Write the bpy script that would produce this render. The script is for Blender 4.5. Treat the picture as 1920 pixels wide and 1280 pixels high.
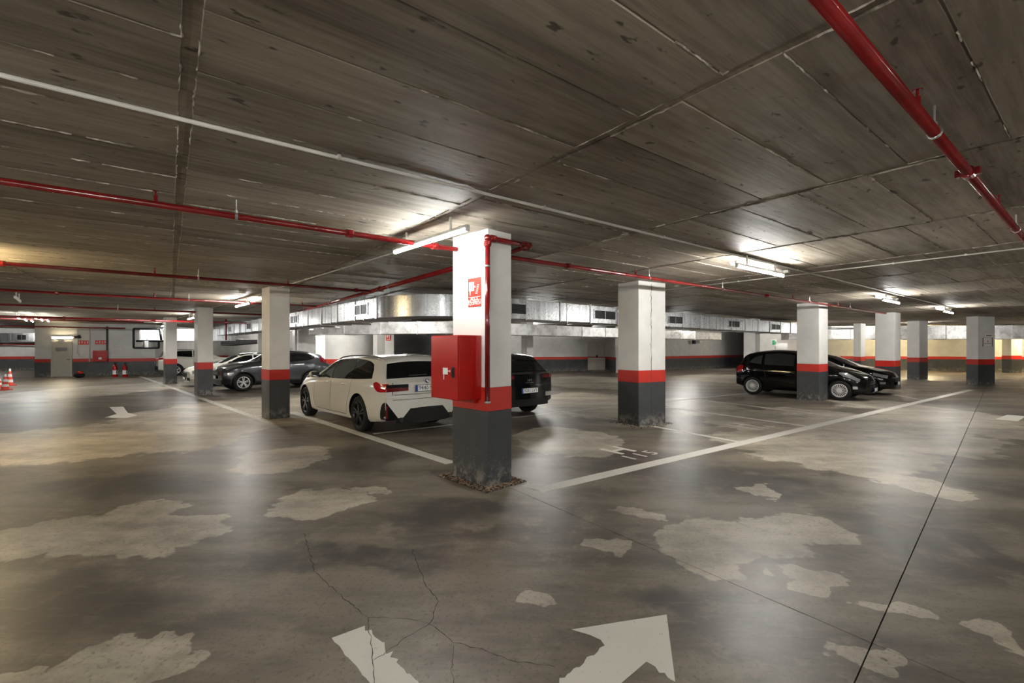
import bpy, bmesh, math, random
import numpy as np
from mathutils import Vector, Matrix
random.seed(7)
D = bpy.data; S = bpy.context.scene; COL = S.collection
for o in list(D.objects):
    D.objects.remove(o, do_unlink=True)

# ------------------------------------------------------------------ camera, world, exposure
EYE, CEIL, FPX, HZ = 1.66, 3.08, 853.333, 652.0
cam = D.cameras.new('camera'); cam.lens = 16.0; cam.sensor_width = 36.0
cam.shift_y = 12.0 / 1920.0; cam.clip_start = 0.05; cam.clip_end = 300
camo = D.objects.new('camera', cam); COL.objects.link(camo)
camo.location = (0, 0, EYE); camo.rotation_euler = (math.pi / 2, 0, 0)
S.camera = camo
wd = D.worlds.new('world'); S.world = wd; wd.use_nodes = True
wd.node_tree.nodes['Background'].inputs[0].default_value = (0.8, 0.85, 0.9, 1)
wd.node_tree.nodes['Background'].inputs[1].default_value = 0.05
S.view_settings.view_transform = 'Standard'; S.view_settings.look = 'None'
S.view_settings.gamma = 1.0; S.view_settings.use_curve_mapping = False
S.view_settings.exposure = 1.5
TUBE_POWER = 150.0
S.cycles.max_bounces = 6; S.cycles.diffuse_bounces = 4; S.cycles.glossy_bounces = 3; S.cycles.transmission_bounces = 0; S.cycles.volume_bounces = 0; S.cycles.light_sampling_threshold = .03; S.cycles.use_adaptive_sampling = True; S.cycles.adaptive_threshold = .08; S.cycles.adaptive_min_samples = 20; S.cycles.use_denoising = True

TH = math.radians(37.0)
UV, VV = Vector((math.cos(TH), math.sin(TH))), Vector((-math.sin(TH), math.cos(TH)))
def uv(u, v): p = UV * u + VV * v; return (p.x, p.y)
def ground(x, y, h=0.0):
    """surveyed point: where the sight line through picture point (x, y) meets height h"""
    d = FPX * (h - EYE) / (HZ - y); return ((x - 960) / FPX * d, d)
def along(C, ang, x):
    """distance from C in direction ang (degrees) to the sight plane of picture column x"""
    k = (x - 960) / FPX; dx, dy = math.cos(math.radians(ang)), math.sin(math.radians(ang))
    return (k * C[1] - C[0]) / (dx - k * dy)
def dirv(ang): return (math.cos(math.radians(ang)), math.sin(math.radians(ang)))

# ------------------------------------------------------------------ object helpers
def tag(o, label=None, cat=None, group=None, kind=None):
    if label: o['label'] = label
    if cat: o['category'] = cat
    if group: o['group'] = group
    if kind: o['kind'] = kind
    return o
def empty(name, loc=(0, 0, 0), rz=0.0, **k):
    o = D.objects.new(name, None); COL.objects.link(o)
    o.location = loc; o.rotation_euler = (0, 0, rz); o.empty_display_size = 0.1
    return tag(o, **k)
def link(name, me, mat=None, parent=None, loc=(0, 0, 0), rot=(0, 0, 0), smooth=False, **k):
    if mat is not None and not me.materials: me.materials.append(mat)
    if smooth:
        for p in me.polygons: p.use_smooth = True
    o = D.objects.new(name, me); COL.objects.link(o)
    o.parent = parent; o.location = loc; o.rotation_euler = rot
    return tag(o, **k)
def pyd(name, v, f, mat=None, parent=None, smooth=False, **k):
    me = D.meshes.new(name); me.from_pydata([tuple(map(float, q)) for q in v], [], f); me.update()
    return link(name, me, mat, parent, smooth=smooth, **k)
def bm_obj(name, bm, mat=None, parent=None, smooth=False, **k):
    me = D.meshes.new(name); bm.to_mesh(me); bm.free()
    return link(name, me, mat, parent, smooth=smooth, **k)
def add_box(bm, c, s, rz=0.0, bevel=0.0, M=None):
    r = bmesh.ops.create_cube(bm, size=1.0)
    vs = r['verts']
    T = Matrix.Translation(c) @ Matrix.Rotation(rz, 4, 'Z') @ Matrix.Diagonal((s[0], s[1], s[2], 1))
    if M is not None: T = M @ T
    bmesh.ops.transform(bm, matrix=T, verts=vs)
    if bevel:
        es = list({e for v in vs for e in v.link_edges})
        bmesh.ops.bevel(bm, geom=es, offset=bevel, segments=1, affect='EDGES')
    return vs
def add_tube(bm, a, b, r, n=14, r2=None):
    a, b = Vector(a), Vector(b); d = b - a
    q = d.to_track_quat('Z', 'Y').to_matrix().to_4x4()
    bmesh.ops.create_cone(bm, cap_ends=True, segments=n, radius1=r, radius2=r if r2 is None else r2, depth=d.length,
                          matrix=Matrix.Translation((a + b) / 2) @ q)
def boxo(name, c, s, mat, parent=None, rz=0.0, bevel=0.0, **k):
    bm = bmesh.new(); add_box(bm, c, s, rz, bevel); return bm_obj(name, bm, mat, parent, **k)
def tubeo(name, a, b, r, mat, parent=None, n=14, r2=None, **k):
    bm = bmesh.new(); add_tube(bm, a, b, r, n, r2); o = bm_obj(name, bm, mat, parent, **k)
    for p in o.data.polygons:
        if len(p.vertices) == 4: p.use_smooth = True
    return o
def lathe(name, prof, mat, parent=None, n=32, axis='Z', **k):
    """prof: list of (radius, height)"""
    v, f = [], []
    for r, h in prof:
        for i in range(n):
            a = 2 * math.pi * i / n
            p = (r * math.cos(a), r * math.sin(a), h)
            v.append(p if axis == 'Z' else (p[0], p[2], p[1]))
    for j in range(len(prof) - 1):
        for i in range(n):
            q = [j * n + i, j * n + (i + 1) % n, (j + 1) * n + (i + 1) % n, (j + 1) * n + i]
            f.append(q if axis == 'Z' else q[::-1])
    return pyd(name, v, f, mat, parent, smooth=True, **k)
def prism(bm, poly, z0, z1):
    n = len(poly)
    lo = [bm.verts.new((p[0], p[1], z0)) for p in poly]; hi = [bm.verts.new((p[0], p[1], z1)) for p in poly]
    bm.faces.new(lo[::-1]); bm.faces.new(hi)
    for i in range(n): bm.faces.new([lo[i], lo[(i + 1) % n], hi[(i + 1) % n], hi[i]])
def text_mesh(name, body, size, mat, parent, M, align='CENTER', spacing=1.0, depth=0.001, bold=0.0):
    cu = D.curves.new(name, 'FONT'); cu.body = body; cu.size = size; cu.align_x = align; cu.align_y = 'CENTER'
    cu.space_character = spacing; cu.extrude = depth; cu.offset = bold; cu.resolution_u = 3
    t = D.objects.new(name, cu); COL.objects.link(t)
    dg = bpy.context.evaluated_depsgraph_get(); dg.update()
    me = D.meshes.new_from_object(t.evaluated_get(dg)); D.objects.remove(t, do_unlink=True); D.curves.remove(cu)
    me.materials.clear()
    me.transform(M)
    return link(name, me, mat, parent)

# ------------------------------------------------------------------ materials
class NT:
    def __init__(s, name):
        s.m = D.materials.new(name); s.m.use_nodes = True; s.t = s.m.node_tree
        s.b = s.t.nodes['Principled BSDF']
    def n(s, typ, **kw):
        nd = s.t.nodes.new(typ)
        for k, v in kw.items():
            if k.startswith('_'): setattr(nd, k[1:], v)
        return nd
    def l(s, a, b): s.t.links.new(a, b)
    def setv(s, sock, v):
        if isinstance(v, bpy.types.NodeSocket): s.l(v, sock)
        else: sock.default_value = v
    def math(s, op, a, b=None, c=None, clamp=False):
        nd = s.n('ShaderNodeMath', _operation=op, _use_clamp=clamp); s.setv(nd.inputs[0], a)
        if b is not None: s.setv(nd.inputs[1], b)
        if c is not None: s.setv(nd.inputs[2], c)
        return nd.outputs[0]
    def vmath(s, op, a, b=None):
        nd = s.n('ShaderNodeVectorMath', _operation=op); s.setv(nd.inputs[0], a)
        if b is not None: s.setv(nd.inputs[1], b)
        return nd.outputs['Value'] if op in ('LENGTH', 'DISTANCE', 'DOT_PRODUCT') else nd.outputs[0]
    def noise(s, vec, scale, detail=4, rough=.55, out=0, dist=0.0):
        nd = s.n('ShaderNodeTexNoise'); s.setv(nd.inputs['Vector'], vec)
        nd.inputs['Scale'].default_value = scale; nd.inputs['Detail'].default_value = detail
        nd.inputs['Roughness'].default_value = rough; nd.inputs['Distortion'].default_value = dist
        return nd.outputs[out]
    def ramp(s, fac, a, b, va=0.0, vb=1.0):
        nd = s.n('ShaderNodeMapRange', _interpolation_type='SMOOTHSTEP'); s.setv(nd.inputs[0], fac)
        for i, q in enumerate((a, b, va, vb)): nd.inputs[i + 1].default_value = q
        return nd.outputs[0]
    def mix(s, fac, a, b, typ='MIX'):
        nd = s.n('ShaderNodeMix', _data_type='RGBA', _blend_type=typ); s.setv(nd.inputs[0], fac)
        for sock, q in ((nd.inputs[6], a), (nd.inputs[7], b)):
            if isinstance(q, bpy.types.NodeSocket): s.l(q, sock)
            else: sock.default_value = (*q, 1) if len(q) == 3 else q
        return nd.outputs[2]
    def pos(s): return s.n('ShaderNodeNewGeometry').outputs['Position']
    def obj(s): return s.n('ShaderNodeTexCoord').outputs['Object']
    def bump(s, h, strength=.3, dist=.01):
        nd = s.n('ShaderNodeBump'); nd.inputs['Strength'].default_value = strength
        nd.inputs['Distance'].default_value = dist; s.l(h, nd.inputs['Height']); s.l(nd.outputs[0], s.b.inputs['Normal'])
    def out(s, col=None, rough=None, metal=None, spec=None, coat=None):
        for k, v in (('Base Color', col), ('Roughness', rough), ('Metallic', metal), ('Specular IOR Level', spec), ('Coat Weight', coat)):
            if v is None: continue
            if k == 'Base Color' and not isinstance(v, bpy.types.NodeSocket): v = (*v, 1)
            s.setv(s.b.inputs[k], v)
        return s.m
def plain(name, col, rough=.5, metal=0., spec=.5, coat=0., var=0., scale=6., bump=0.):
    t = NT(name)
    c = col
    if var:
        nz = t.noise(t.obj(), scale, 6, .6)
        c = t.mix(t.ramp(nz, .3, .72), tuple(q * (1 - var) for q in col), tuple(min(1, q * (1 + var * .5)) for q in col))
        if bump: t.bump(nz, bump, .01)
    return t.out(c, rough, metal, spec, coat)
def emit(name, col, power):
    t = NT(name); t.out((.9, .9, .9), .4)
    t.b.inputs['Emission Color'].default_value = (*col, 1); t.b.inputs['Emission Strength'].default_value = power
    return t.m

def painted(name, col, dirt=.25, low=True, rough=.45):
    """painted concrete: soft blotches, faint form marks, scuffs and bare patches near the floor"""
    t = NT(name); P = t.pos()
    n1 = t.noise(P, 2.2, 6, .6); n2 = t.noise(P, 18, 5, .6)
    c = t.mix(t.ramp(n1, .35, .75), tuple(q * (1 - dirt) for q in col), col)
    c = t.mix(t.math('MULTIPLY', t.ramp(n2, .55, .8), dirt), c, tuple(q * .6 for q in col))
    if low:
        z = t.n('ShaderNodeSeparateXYZ'); t.l(P, z.inputs[0])
        k = t.math('MULTIPLY', t.ramp(z.outputs[2], .02, .32, 1, 0), t.ramp(t.noise(P, 9, 8, .7), .44, .62))
        c = t.mix(t.math('MULTIPLY', k, .75), c, (.34, .31, .27))
        sp = t.math('MULTIPLY', t.ramp(z.outputs[2], .1, .7, 1, 0), t.ramp(t.noise(P, 60, 3, .6), .66, .70))
        c = t.mix(sp, c, (.5, .48, .45))
    t.bump(n2, .12, .01)
    return t.out(c, rough)
M = {}
M['white_paint'] = painted('white_paint', (.78, .77, .74), .10, False, .5)
M['grey_paint'] = painted('grey_paint', (.062, .066, .072), .25, True, .38)
M['red_paint'] = painted('red_paint', (.62, .03, .018), .14, False, .4)
M['wall_white'] = painted('wall_white', (.74, .73, .70), .14, False, .6)
M['wall_grey'] = painted('wall_grey', (.085, .09, .092), .3, True, .5)
M['wall_red'] = painted('wall_red', (.6, .035, .02), .15, False, .5)
M['dark_wall'] = painted('dark_wall', (.10, .10, .108), .2, False, .5)
M['pipe_red'] = plain('pipe_red', (.19, .007, .008), .2, coat=.3, var=.3, scale=5)
M['cab_red'] = plain('cabinet_red', (.46, .008, .005), .22, coat=.2)
M['sign_red'] = plain('sign_red', (.75, .03, .015), .45)
M['sign_white'] = plain('sign_white', (.85, .85, .82), .5)
M['conduit'] = plain('conduit_plastic', (.62, .60, .55), .5, var=.2, scale=3)
M['zinc'] = plain('zinc_rod', (.5, .5, .5), .35, metal=.9)
M['black'] = plain('black_plastic', (.007, .007, .008), .42, spec=.35)
M['gloss_black'] = plain('gloss_black', (.006, .006, .007), .08)
M['rubber'] = plain('rubber', (.011, .011, .011), .75, spec=.3)
M['glass'] = plain('car_glass', (.006, .007, .0075), .02, spec=.5)
M['glass2'] = plain('car_glass_clear', (.035, .038, .04), .02, spec=.8)
M['silver'] = plain('alloy_silver', (.62, .62, .62), .3, metal=.3)
M['chrome'] = plain('chrome', (.75, .75, .75), .12, metal=1)
M['dark_alloy'] = plain('dark_alloy', (.03, .03, .032), .22, metal=.5, coat=.4)
M['lens_red'] = plain('lens_red', (.42, .006, .01), .1, coat=1)
M['lens_dark_red'] = plain('lens_dark_red', (.13, .004, .008), .1, coat=1)
M['lens_clear'] = plain('lens_clear', (.36, .37, .38), .1, metal=.5, coat=.5)
M['car_white'] = plain('car_white', (.66, .64, .58), .18, coat=.6)
M['car_grey'] = plain('car_grey', (.07, .074, .082), .2, metal=.5, coat=.6)
M['car_black'] = plain('car_black', (.004, .004, .0045), .06, spec=.45)
M['plate_white'] = plain('plate_white', (.78, .78, .78), .4)
M['plate_blue'] = plain('plate_blue', (.02, .06, .35), .4)
M['ink'] = plain('black_ink', (.012, .012, .014), .5)
M['logo_blue'] = plain('logo_blue', (.03, .16, .5), .3)
M['cream'] = plain('cream_enamel', (.60, .56, .48), .45, var=.1)
M['housing'] = plain('lamp_housing', (.78, .77, .72), .4)
M['beige_metal'] = plain('door_beige', (.52, .49, .42), .45, var=.08)
M['cone_orange'] = plain('cone_orange', (.66, .06, .03), .5)
M['cone_white'] = plain('cone_white', (.72, .68, .66), .5)
M['crack'] = plain('crack_dark', (.055, .048, .042), .9)
M['green'] = plain('exit_green', (.03, .32, .14), .4)
M['rubble'] = plain('rubble', (.20, .18, .14), .9, var=.4, scale=3)
M['paint_line'] = (lambda t: t.out(t.mix(t.ramp(t.noise(t.pos(), 26, 8, .75), .60, .70), (.68, .66, .60), (.26, .24, .21)), .55))(NT('road_paint'))
M['paint_faded'] = (lambda t: t.out(t.mix(t.ramp(t.noise(t.pos(), 14, 8, .75), .50, .62), (.58, .56, .51), (.24, .22, .20)), .55))(NT('road_paint_faded'))
M['tube_on'] = emit('tube_on', (1.0, .985, .94), TUBE_POWER)
M['tube_warm'] = emit('tube_warm', (1.0, .78, .42), TUBE_POWER)
M['lamp_dim'] = emit('lamp_dim', (1.0, .84, .55), TUBE_POWER * .16)
M['tube_warm_strong'] = emit('tube_warm_strong', (1.0, .80, .45), TUBE_POWER * 2.4)
M['tube_soft'] = emit('tube_soft', (.97, 1.0, .97), TUBE_POWER * .36)
M['tube_off'] = plain('tube_off', (.8, .8, .78), .3)
M['sign_lit'] = plain('sign_pale', (.7, .75, .7), .4)

def galv(name, foil=False):
    t = NT(name); P = t.obj()
    sp = t.n('ShaderNodeMapping'); t.l(P, sp.inputs[0]); sp.inputs['Scale'].default_value = (9, 9, .5) if not foil else (3, 3, 3)
    n1 = t.noise(sp.outputs[0], 1.0, 4, .6); n2 = t.noise(P, 3.0 if foil else 40.0, 6, .65)
    c = t.mix(t.ramp(n1, .3, .7), (.36, .37, .38), (.60, .61, .62)) if not foil else t.mix(t.ramp(n2, .3, .6), (.55, .54, .52), (.88, .88, .88))
    if foil: t.bump(t.noise(P, 7, 4, .7), .6, .04)
    else: t.bump(n1, .12, .02)
    r = t.math('ADD', t.math('MULTIPLY', n2, .08), .24 if not foil else .3)
    return t.out(c, r, .9 if not foil else .35)
M['galv'] = galv('galvanised_steel'); M['foil'] = galv('foil_wrap', True)

# ceiling concrete: board-marked formwork panels
PU, PV, U0, V0 = 2.25, .535, .08, 2.30
def ceiling_mat():
    t = NT('board_marked_concrete')
    rot = t.n('ShaderNodeVectorRotate', _rotation_type='Z_AXIS'); t.l(t.pos(), rot.inputs['Vector']); rot.inputs['Angle'].default_value = -TH
    R = rot.outputs[0]; s = t.n('ShaderNodeSeparateXYZ'); t.l(R, s.inputs[0])
    ku = t.math('FLOOR', t.math('DIVIDE', t.math('SUBTRACT', s.outputs[0], U0), PU))
    off = t.math('MULTIPLY', t.math('PINGPONG', ku, 1.0), .27)
    kv = t.math('FLOOR', t.math('DIVIDE', t.math('SUBTRACT', t.math('SUBTRACT', s.outputs[1], V0), off), PV))
    cb = t.n('ShaderNodeCombineXYZ'); t.l(ku, cb.inputs[0]); t.l(kv, cb.inputs[1])
    wn = t.n('ShaderNodeTexWhiteNoise', _noise_dimensions='3D'); t.l(cb.outputs[0], wn.inputs['Vector'])
    mp = t.n('ShaderNodeMapping'); t.l(R, mp.inputs[0]); mp.inputs['Scale'].default_value = (.9, 16, 1)
    streak = t.noise(mp.outputs[0], 1.0, 5, .72)
    mp2 = t.n('ShaderNodeMapping'); t.l(R, mp2.inputs[0]); mp2.inputs['Scale'].default_value = (.35, 1.0, 1)
    blot = t.noise(mp2.outputs[0], 1.3, 5, .62)
    plank = t.n('ShaderNodeTexWhiteNoise', _noise_dimensions='3D')
    cb2 = t.n('ShaderNodeCombineXYZ'); t.l(ku, cb2.inputs[0]); t.l(t.math('FLOOR', t.math('DIVIDE', s.outputs[1], .107)), cb2.inputs[1]); t.l(cb2.outputs[0], plank.inputs['Vector'])
    val = t.math('ADD', t.math('MULTIPLY', wn.outputs['Value'], .50), t.math('MULTIPLY', t.ramp(streak, .34, .66), .46))
    val = t.math('ADD', val, t.math('MULTIPLY', t.ramp(blot, .38, .66), .50))
    val = t.math('ADD', val, t.math('MULTIPLY', plank.outputs['Value'], .22))
    c = t.mix(t.math('MULTIPLY', val, .66, clamp=True), (.085, .066, .044), (.43, .38, .31))
    c = t.mix(t.math('MULTIPLY', t.ramp(t.noise(R, .8, 5, .7), .56, .74), .55), c, (.18, .115, .055))
    mp3 = t.n('ShaderNodeMapping'); t.l(R, mp3.inputs[0]); mp3.inputs['Scale'].default_value = (5, 11, 1)
    c = t.mix(t.math('MULTIPLY', t.ramp(t.noise(mp3.outputs[0], 1, 3, .6), .63, .70), .85), c, (.045, .038, .03))
    t.bump(t.math('ADD', streak, t.math('MULTIPLY', plank.outputs['Value'], .35)), .35, .012)
    return t.out(c, .62, spec=.35)
M['ceiling'] = ceiling_mat()
M['ridge'] = (lambda t: t.out(t.mix(t.ramp(t.noise(t.pos(), 9, 4, .6), .4, .65), (.15, .13, .10), (.52, .48, .40)), .8))(NT('joint_ridge'))

# floor: polished stained concrete
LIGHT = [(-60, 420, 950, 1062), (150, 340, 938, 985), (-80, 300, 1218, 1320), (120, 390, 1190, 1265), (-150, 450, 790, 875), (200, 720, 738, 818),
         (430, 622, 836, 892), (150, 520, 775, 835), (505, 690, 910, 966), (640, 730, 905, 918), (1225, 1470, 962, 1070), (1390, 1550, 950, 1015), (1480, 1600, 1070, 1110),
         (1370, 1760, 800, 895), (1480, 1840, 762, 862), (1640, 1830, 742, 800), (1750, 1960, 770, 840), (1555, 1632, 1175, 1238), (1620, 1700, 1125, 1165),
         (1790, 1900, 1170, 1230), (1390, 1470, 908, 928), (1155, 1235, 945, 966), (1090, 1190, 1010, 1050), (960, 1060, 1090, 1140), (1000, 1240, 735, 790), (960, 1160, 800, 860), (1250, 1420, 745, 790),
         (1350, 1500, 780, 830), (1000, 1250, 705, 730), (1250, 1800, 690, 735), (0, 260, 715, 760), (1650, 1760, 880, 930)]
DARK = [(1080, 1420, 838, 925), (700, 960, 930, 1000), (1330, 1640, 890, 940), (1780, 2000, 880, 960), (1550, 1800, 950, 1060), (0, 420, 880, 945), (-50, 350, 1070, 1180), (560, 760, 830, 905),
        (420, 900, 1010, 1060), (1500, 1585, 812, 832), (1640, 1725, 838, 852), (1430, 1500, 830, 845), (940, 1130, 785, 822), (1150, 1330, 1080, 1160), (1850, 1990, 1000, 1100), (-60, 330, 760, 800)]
def floor_mat():
    t = NT('polished_concrete'); P = t.pos()
    w = t.vmath('SUBTRACT', t.noise(P, .9, 4, .62, out=1), (.5, .5, .5))
    w = t.vmath('MULTIPLY', w, (1.5, 1.5, 0)); w2 = t.vmath('MULTIPLY', t.vmath('SUBTRACT', t.noise(P, 5, 4, .65, out=1), (.5, .5, .5)), (.16, .16, 0))
    Q = t.vmath('ADD', t.vmath('ADD', P, w), w2)
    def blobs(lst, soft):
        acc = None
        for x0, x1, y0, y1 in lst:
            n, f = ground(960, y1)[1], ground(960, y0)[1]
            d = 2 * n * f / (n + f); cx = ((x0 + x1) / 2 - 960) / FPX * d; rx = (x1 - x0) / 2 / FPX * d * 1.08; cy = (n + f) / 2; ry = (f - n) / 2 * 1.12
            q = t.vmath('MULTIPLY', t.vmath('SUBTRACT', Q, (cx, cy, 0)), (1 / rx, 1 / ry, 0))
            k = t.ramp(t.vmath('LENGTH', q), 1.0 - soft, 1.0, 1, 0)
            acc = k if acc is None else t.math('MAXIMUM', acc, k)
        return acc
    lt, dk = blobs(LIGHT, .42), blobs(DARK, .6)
    mp = t.n('ShaderNodeMapping'); t.l(P, mp.inputs[0]); mp.inputs['Rotation'].default_value = (0, 0, .35); mp.inputs['Scale'].default_value = (.5, 1.5, 1)
    big = t.noise(mp.outputs[0], .8, 5, .66); mid = t.noise(P, 3.2, 6, .7); fine = t.noise(P, 34, 3, .7)
    mp2 = t.n('ShaderNodeMapping'); t.l(P, mp2.inputs[0]); mp2.inputs['Rotation'].default_value = (0, 0, .25); mp2.inputs['Scale'].default_value = (1.2, 9, 1)
    scr = t.noise(mp2.outputs[0], 2.2, 5, .7)
    c = t.mix(t.ramp(big, .36, .64), (.080, .066, .051), (.225, .190, .146))
    c = t.mix(t.math('MULTIPLY', t.ramp(mid, .50, .66), .5), c, (.285, .243, .188))
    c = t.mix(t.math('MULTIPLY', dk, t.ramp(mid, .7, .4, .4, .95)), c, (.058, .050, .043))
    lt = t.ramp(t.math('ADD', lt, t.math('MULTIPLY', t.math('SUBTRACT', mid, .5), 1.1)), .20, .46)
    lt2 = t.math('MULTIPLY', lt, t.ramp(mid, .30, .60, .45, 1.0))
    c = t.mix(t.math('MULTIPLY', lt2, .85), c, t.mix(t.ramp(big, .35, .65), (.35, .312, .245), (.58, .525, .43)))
    c = t.mix(t.math('MULTIPLY', t.ramp(scr, .54, .70), .22), c, (.34, .30, .245))
    c = t.mix(t.math('MULTIPLY', t.ramp(fine, .54, .66), .45), c, (.05, .044, .038))
    t.bump(t.math('ADD', fine, t.math('MULTIPLY', scr, .6)), .05, .004)
    r = t.math('ADD', t.math('MULTIPLY', mid, .22), .24)
    r = t.math('ADD', r, t.math('MULTIPLY', scr, .12))
    return t.out(c, r, spec=.55)
M['floor'] = floor_mat()

# ------------------------------------------------------------------ floor
def clip(poly, p, n):
    out = []
    for i in range(len(poly)):
        a, b = poly[i], poly[(i + 1) % len(poly)]
        da = (a[0] - p[0]) * n[0] + (a[1] - p[1]) * n[1]; db = (b[0] - p[0]) * n[0] + (b[1] - p[1]) * n[1]
        if da >= 0: out.append(a)
        if da * db < 0:
            k = da / (da - db); out.append((a[0] + (b[0] - a[0]) * k, a[1] + (b[1] - a[1]) * k))
    return out
floor = boxo('floor', (0, 20, -.10), (124, 84, .12), M['crack'], kind='structure')
floor['label'] = 'polished stained concrete garage floor with white markings'
J0 = ground(1635, 1205); dA, dB = dirv(42.8), dirv(125.8)
JB = [(J0, dB)]; G = .0035
base = [(-60, -20), (60, -20), (60, 60), (-60, 60)]
for sa in (1, -1):
    for sb in (1, -1):
        nA = (-dA[1] * sa, dA[0] * sa); nB = (-dB[1] * sb, dB[0] * sb)
        q = clip(base, (J0[0] + nA[0] * G, J0[1] + nA[1] * G), nA); q = clip(q, (J0[0] + nB[0] * G, J0[1] + nB[1] * G), nB)
        bm = bmesh.new(); prism(bm, q, -.04, 0.0)
        # the pocket of gravel round the corner pillar is left open
        bm_obj('floor_slab', bm, M['floor'], floor)
for o in floor.children: o.location = (0, 0, 0)
def quad_line(p, q, w, name='painted_line', mat='paint_line', z=.0015):
    a, b = Vector(p), Vector(q); d = (b - a).normalized(); n = Vector((-d.y, d.x)) * w / 2
    bm = bmesh.new(); prism(bm, [a - n, b - n, b + n, a + n], .0002, z)
    return bm_obj(name, bm, M[mat], floor)
R0, R1 = Vector(ground(1008, 919)), Vector(ground(1822, 730.5))
quad_line(R0, R1, .20)
quad_line(Vector(ground(983, 908)), R0 + (R1 - R0) * .004, .15, z=.0009)
ud = (R1 - R0).normalized(); RL = (R1 - R0).length
def on_front(x):
    k = (x - 960) / FPX; t = (k * R0.y - R0.x) / (ud.x - k * ud.y); return R0 + ud * t
for x, (bx, by), mat in ((1393.7, (1222, 798.5), 'paint_line'), (1522, (1250, 763), 'paint_line'), (1594, (1300, 747.5), 'paint_faded'), (1665, (1552, 750.5), 'paint_faded'), (1735, (1640, 733), 'paint_faded')):
    quad_line(on_front(x), ground(bx, by), .11, mat=mat, z=.0012)
quad_line(ground(1157, 787), ground(1052, 772), .10, mat='paint_faded')
quad_line(ground(960, 783), ground(1052, 772), .10, mat='paint_faded')
quad_line(ground(1052, 772), ground(1420, 735), .10, mat='paint_faded')
quad_line(ground(700, 813), ground(848, 796), .10)
quad_line(ground(846, 868), ground(548, 772.5), .19)
quad_line(ground(505, 792), ground(262, 705), .17, mat='paint_faded')
def poly_mark(name, pts, mat='paint_line'):
    bm = bmesh.new(); q = [ground(*p) for p in pts]
    if sum(q[i][0] * q[(i + 1) % len(q)][1] - q[(i + 1) % len(q)][0] * q[i][1] for i in range(len(q))) < 0: q = q[::-1]
    prism(bm, q, .0002, .0016); return bm_obj(name, bm, M[mat], floor)
def ragged(a, b, n, amp, seed):
    r = random.Random(seed); out = []
    for i in range(1, n):
        k = i / n; out.append((a[0] + (b[0] - a[0]) * k + r.uniform(-amp, amp), a[1] + (b[1] - a[1]) * k + r.uniform(-amp, amp)))
    return out
arrow = [(622, 1196), (684, 1173)] + ragged((684, 1173), (790, 1290), 22, 6, 1) + [(790, 1290), (880, 1380), (1040, 1282)] + ragged((1040, 1282), (1132, 1213), 16, 3, 2) + \
    [(1134, 1210), (1126, 1199), (1106, 1190), (1072, 1180), (1250, 1152), (1266, 1278)] + ragged((1266, 1278), (1212, 1240), 8, 3, 3) + [(1212, 1240), (1165, 1280), (1010, 1420), (850, 1450), (700, 1288)] + ragged((700, 1288), (622, 1196), 12, 2, 4)
o = poly_mark('turn_arrow', arrow); o['label'] = 'worn white turn arrow painted on the near floor'
o = poly_mark('lane_arrow', [(205, 763), (231, 762), (240, 774), (258, 778), (238, 783.5), (196, 782.5), (219, 776)]); o['label'] = 'white lane arrow in the left aisle'
o = poly_mark('lane_arrow', [(1866, 786), (1888, 777.5), (1925, 780), (1908, 789.5)]); o['label'] = 'white lane arrow in the right aisle'
for (hx, hy), (nx, ny), num, sz in (((1161, 844), (1201, 853), '115', .64), ((1392, 797.5), (1432, 801.5), '116', .64), ((1492, 775.5), (1524, 778.5), '117', .6), ((1581, 760.5), (1608, 762.5), '118', .6)):
    for (a, b, s, h) in ((hx, hy, 'H', sz), (nx, ny, num, .36)):
        g = ground(a, b)
        o = text_mesh('bay_number', s, h, M['paint_line' if num == '115' else 'paint_faded'], floor, Matrix.Translation((g[0], g[1], .0004)) @ Matrix.Rotation(math.radians(38), 4, 'Z'), spacing=1.0 if s == 'H' else 1.5, depth=.0006, bold=.012 if s == 'H' else .006)
# cracks in the near slab
def crack(pts, w, seed):
    r = random.Random(seed); P = [Vector(ground(*p)) for p in pts]; L = []
    for a, b in zip(P[:-1], P[1:]):
        n = max(3, int((b - a).length / .03)); d = (b - a).normalized(); m = Vector((-d.y, d.x))
        for i in range(n): L.append(a + (b - a) * (i / n) + m * r.uniform(-.008, .008))
    L.append(P[-1]); v, f = [], []
    for i, p in enumerate(L):
        d = (L[min(i + 1, len(L) - 1)] - L[max(i - 1, 0)]).normalized(); m = Vector((-d.y, d.x)) * w * r.uniform(.3, 1)
        v += [(p.x - m.x, p.y - m.y, .0022), (p.x + m.x, p.y + m.y, .0022)]
    for i in range(len(L) - 1): f.append([2 * i, 2 * i + 2, 2 * i + 3, 2 * i + 1])
    return pyd('crack', v, f, M['crack'], floor)
crack([(570, 1000), (590, 1070), (640, 1118), (688, 1158), (696, 1200), (700, 1260), (706, 1300)], .0035, 1)
crack([(772, 1030), (795, 1090), (822, 1128), (806, 1170), (850, 1205), (905, 1218), (960, 1240), (1040, 1250)], .0035, 2)
crack([(806, 1170), (770, 1190), (735, 1215), (700, 1238)], .003, 3)
crack([(806, 1170), (750, 1158), (690, 1158)], .0025, 4)
crack([(850, 1212), (846, 1240), (850, 1290)], .0025, 5)

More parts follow.
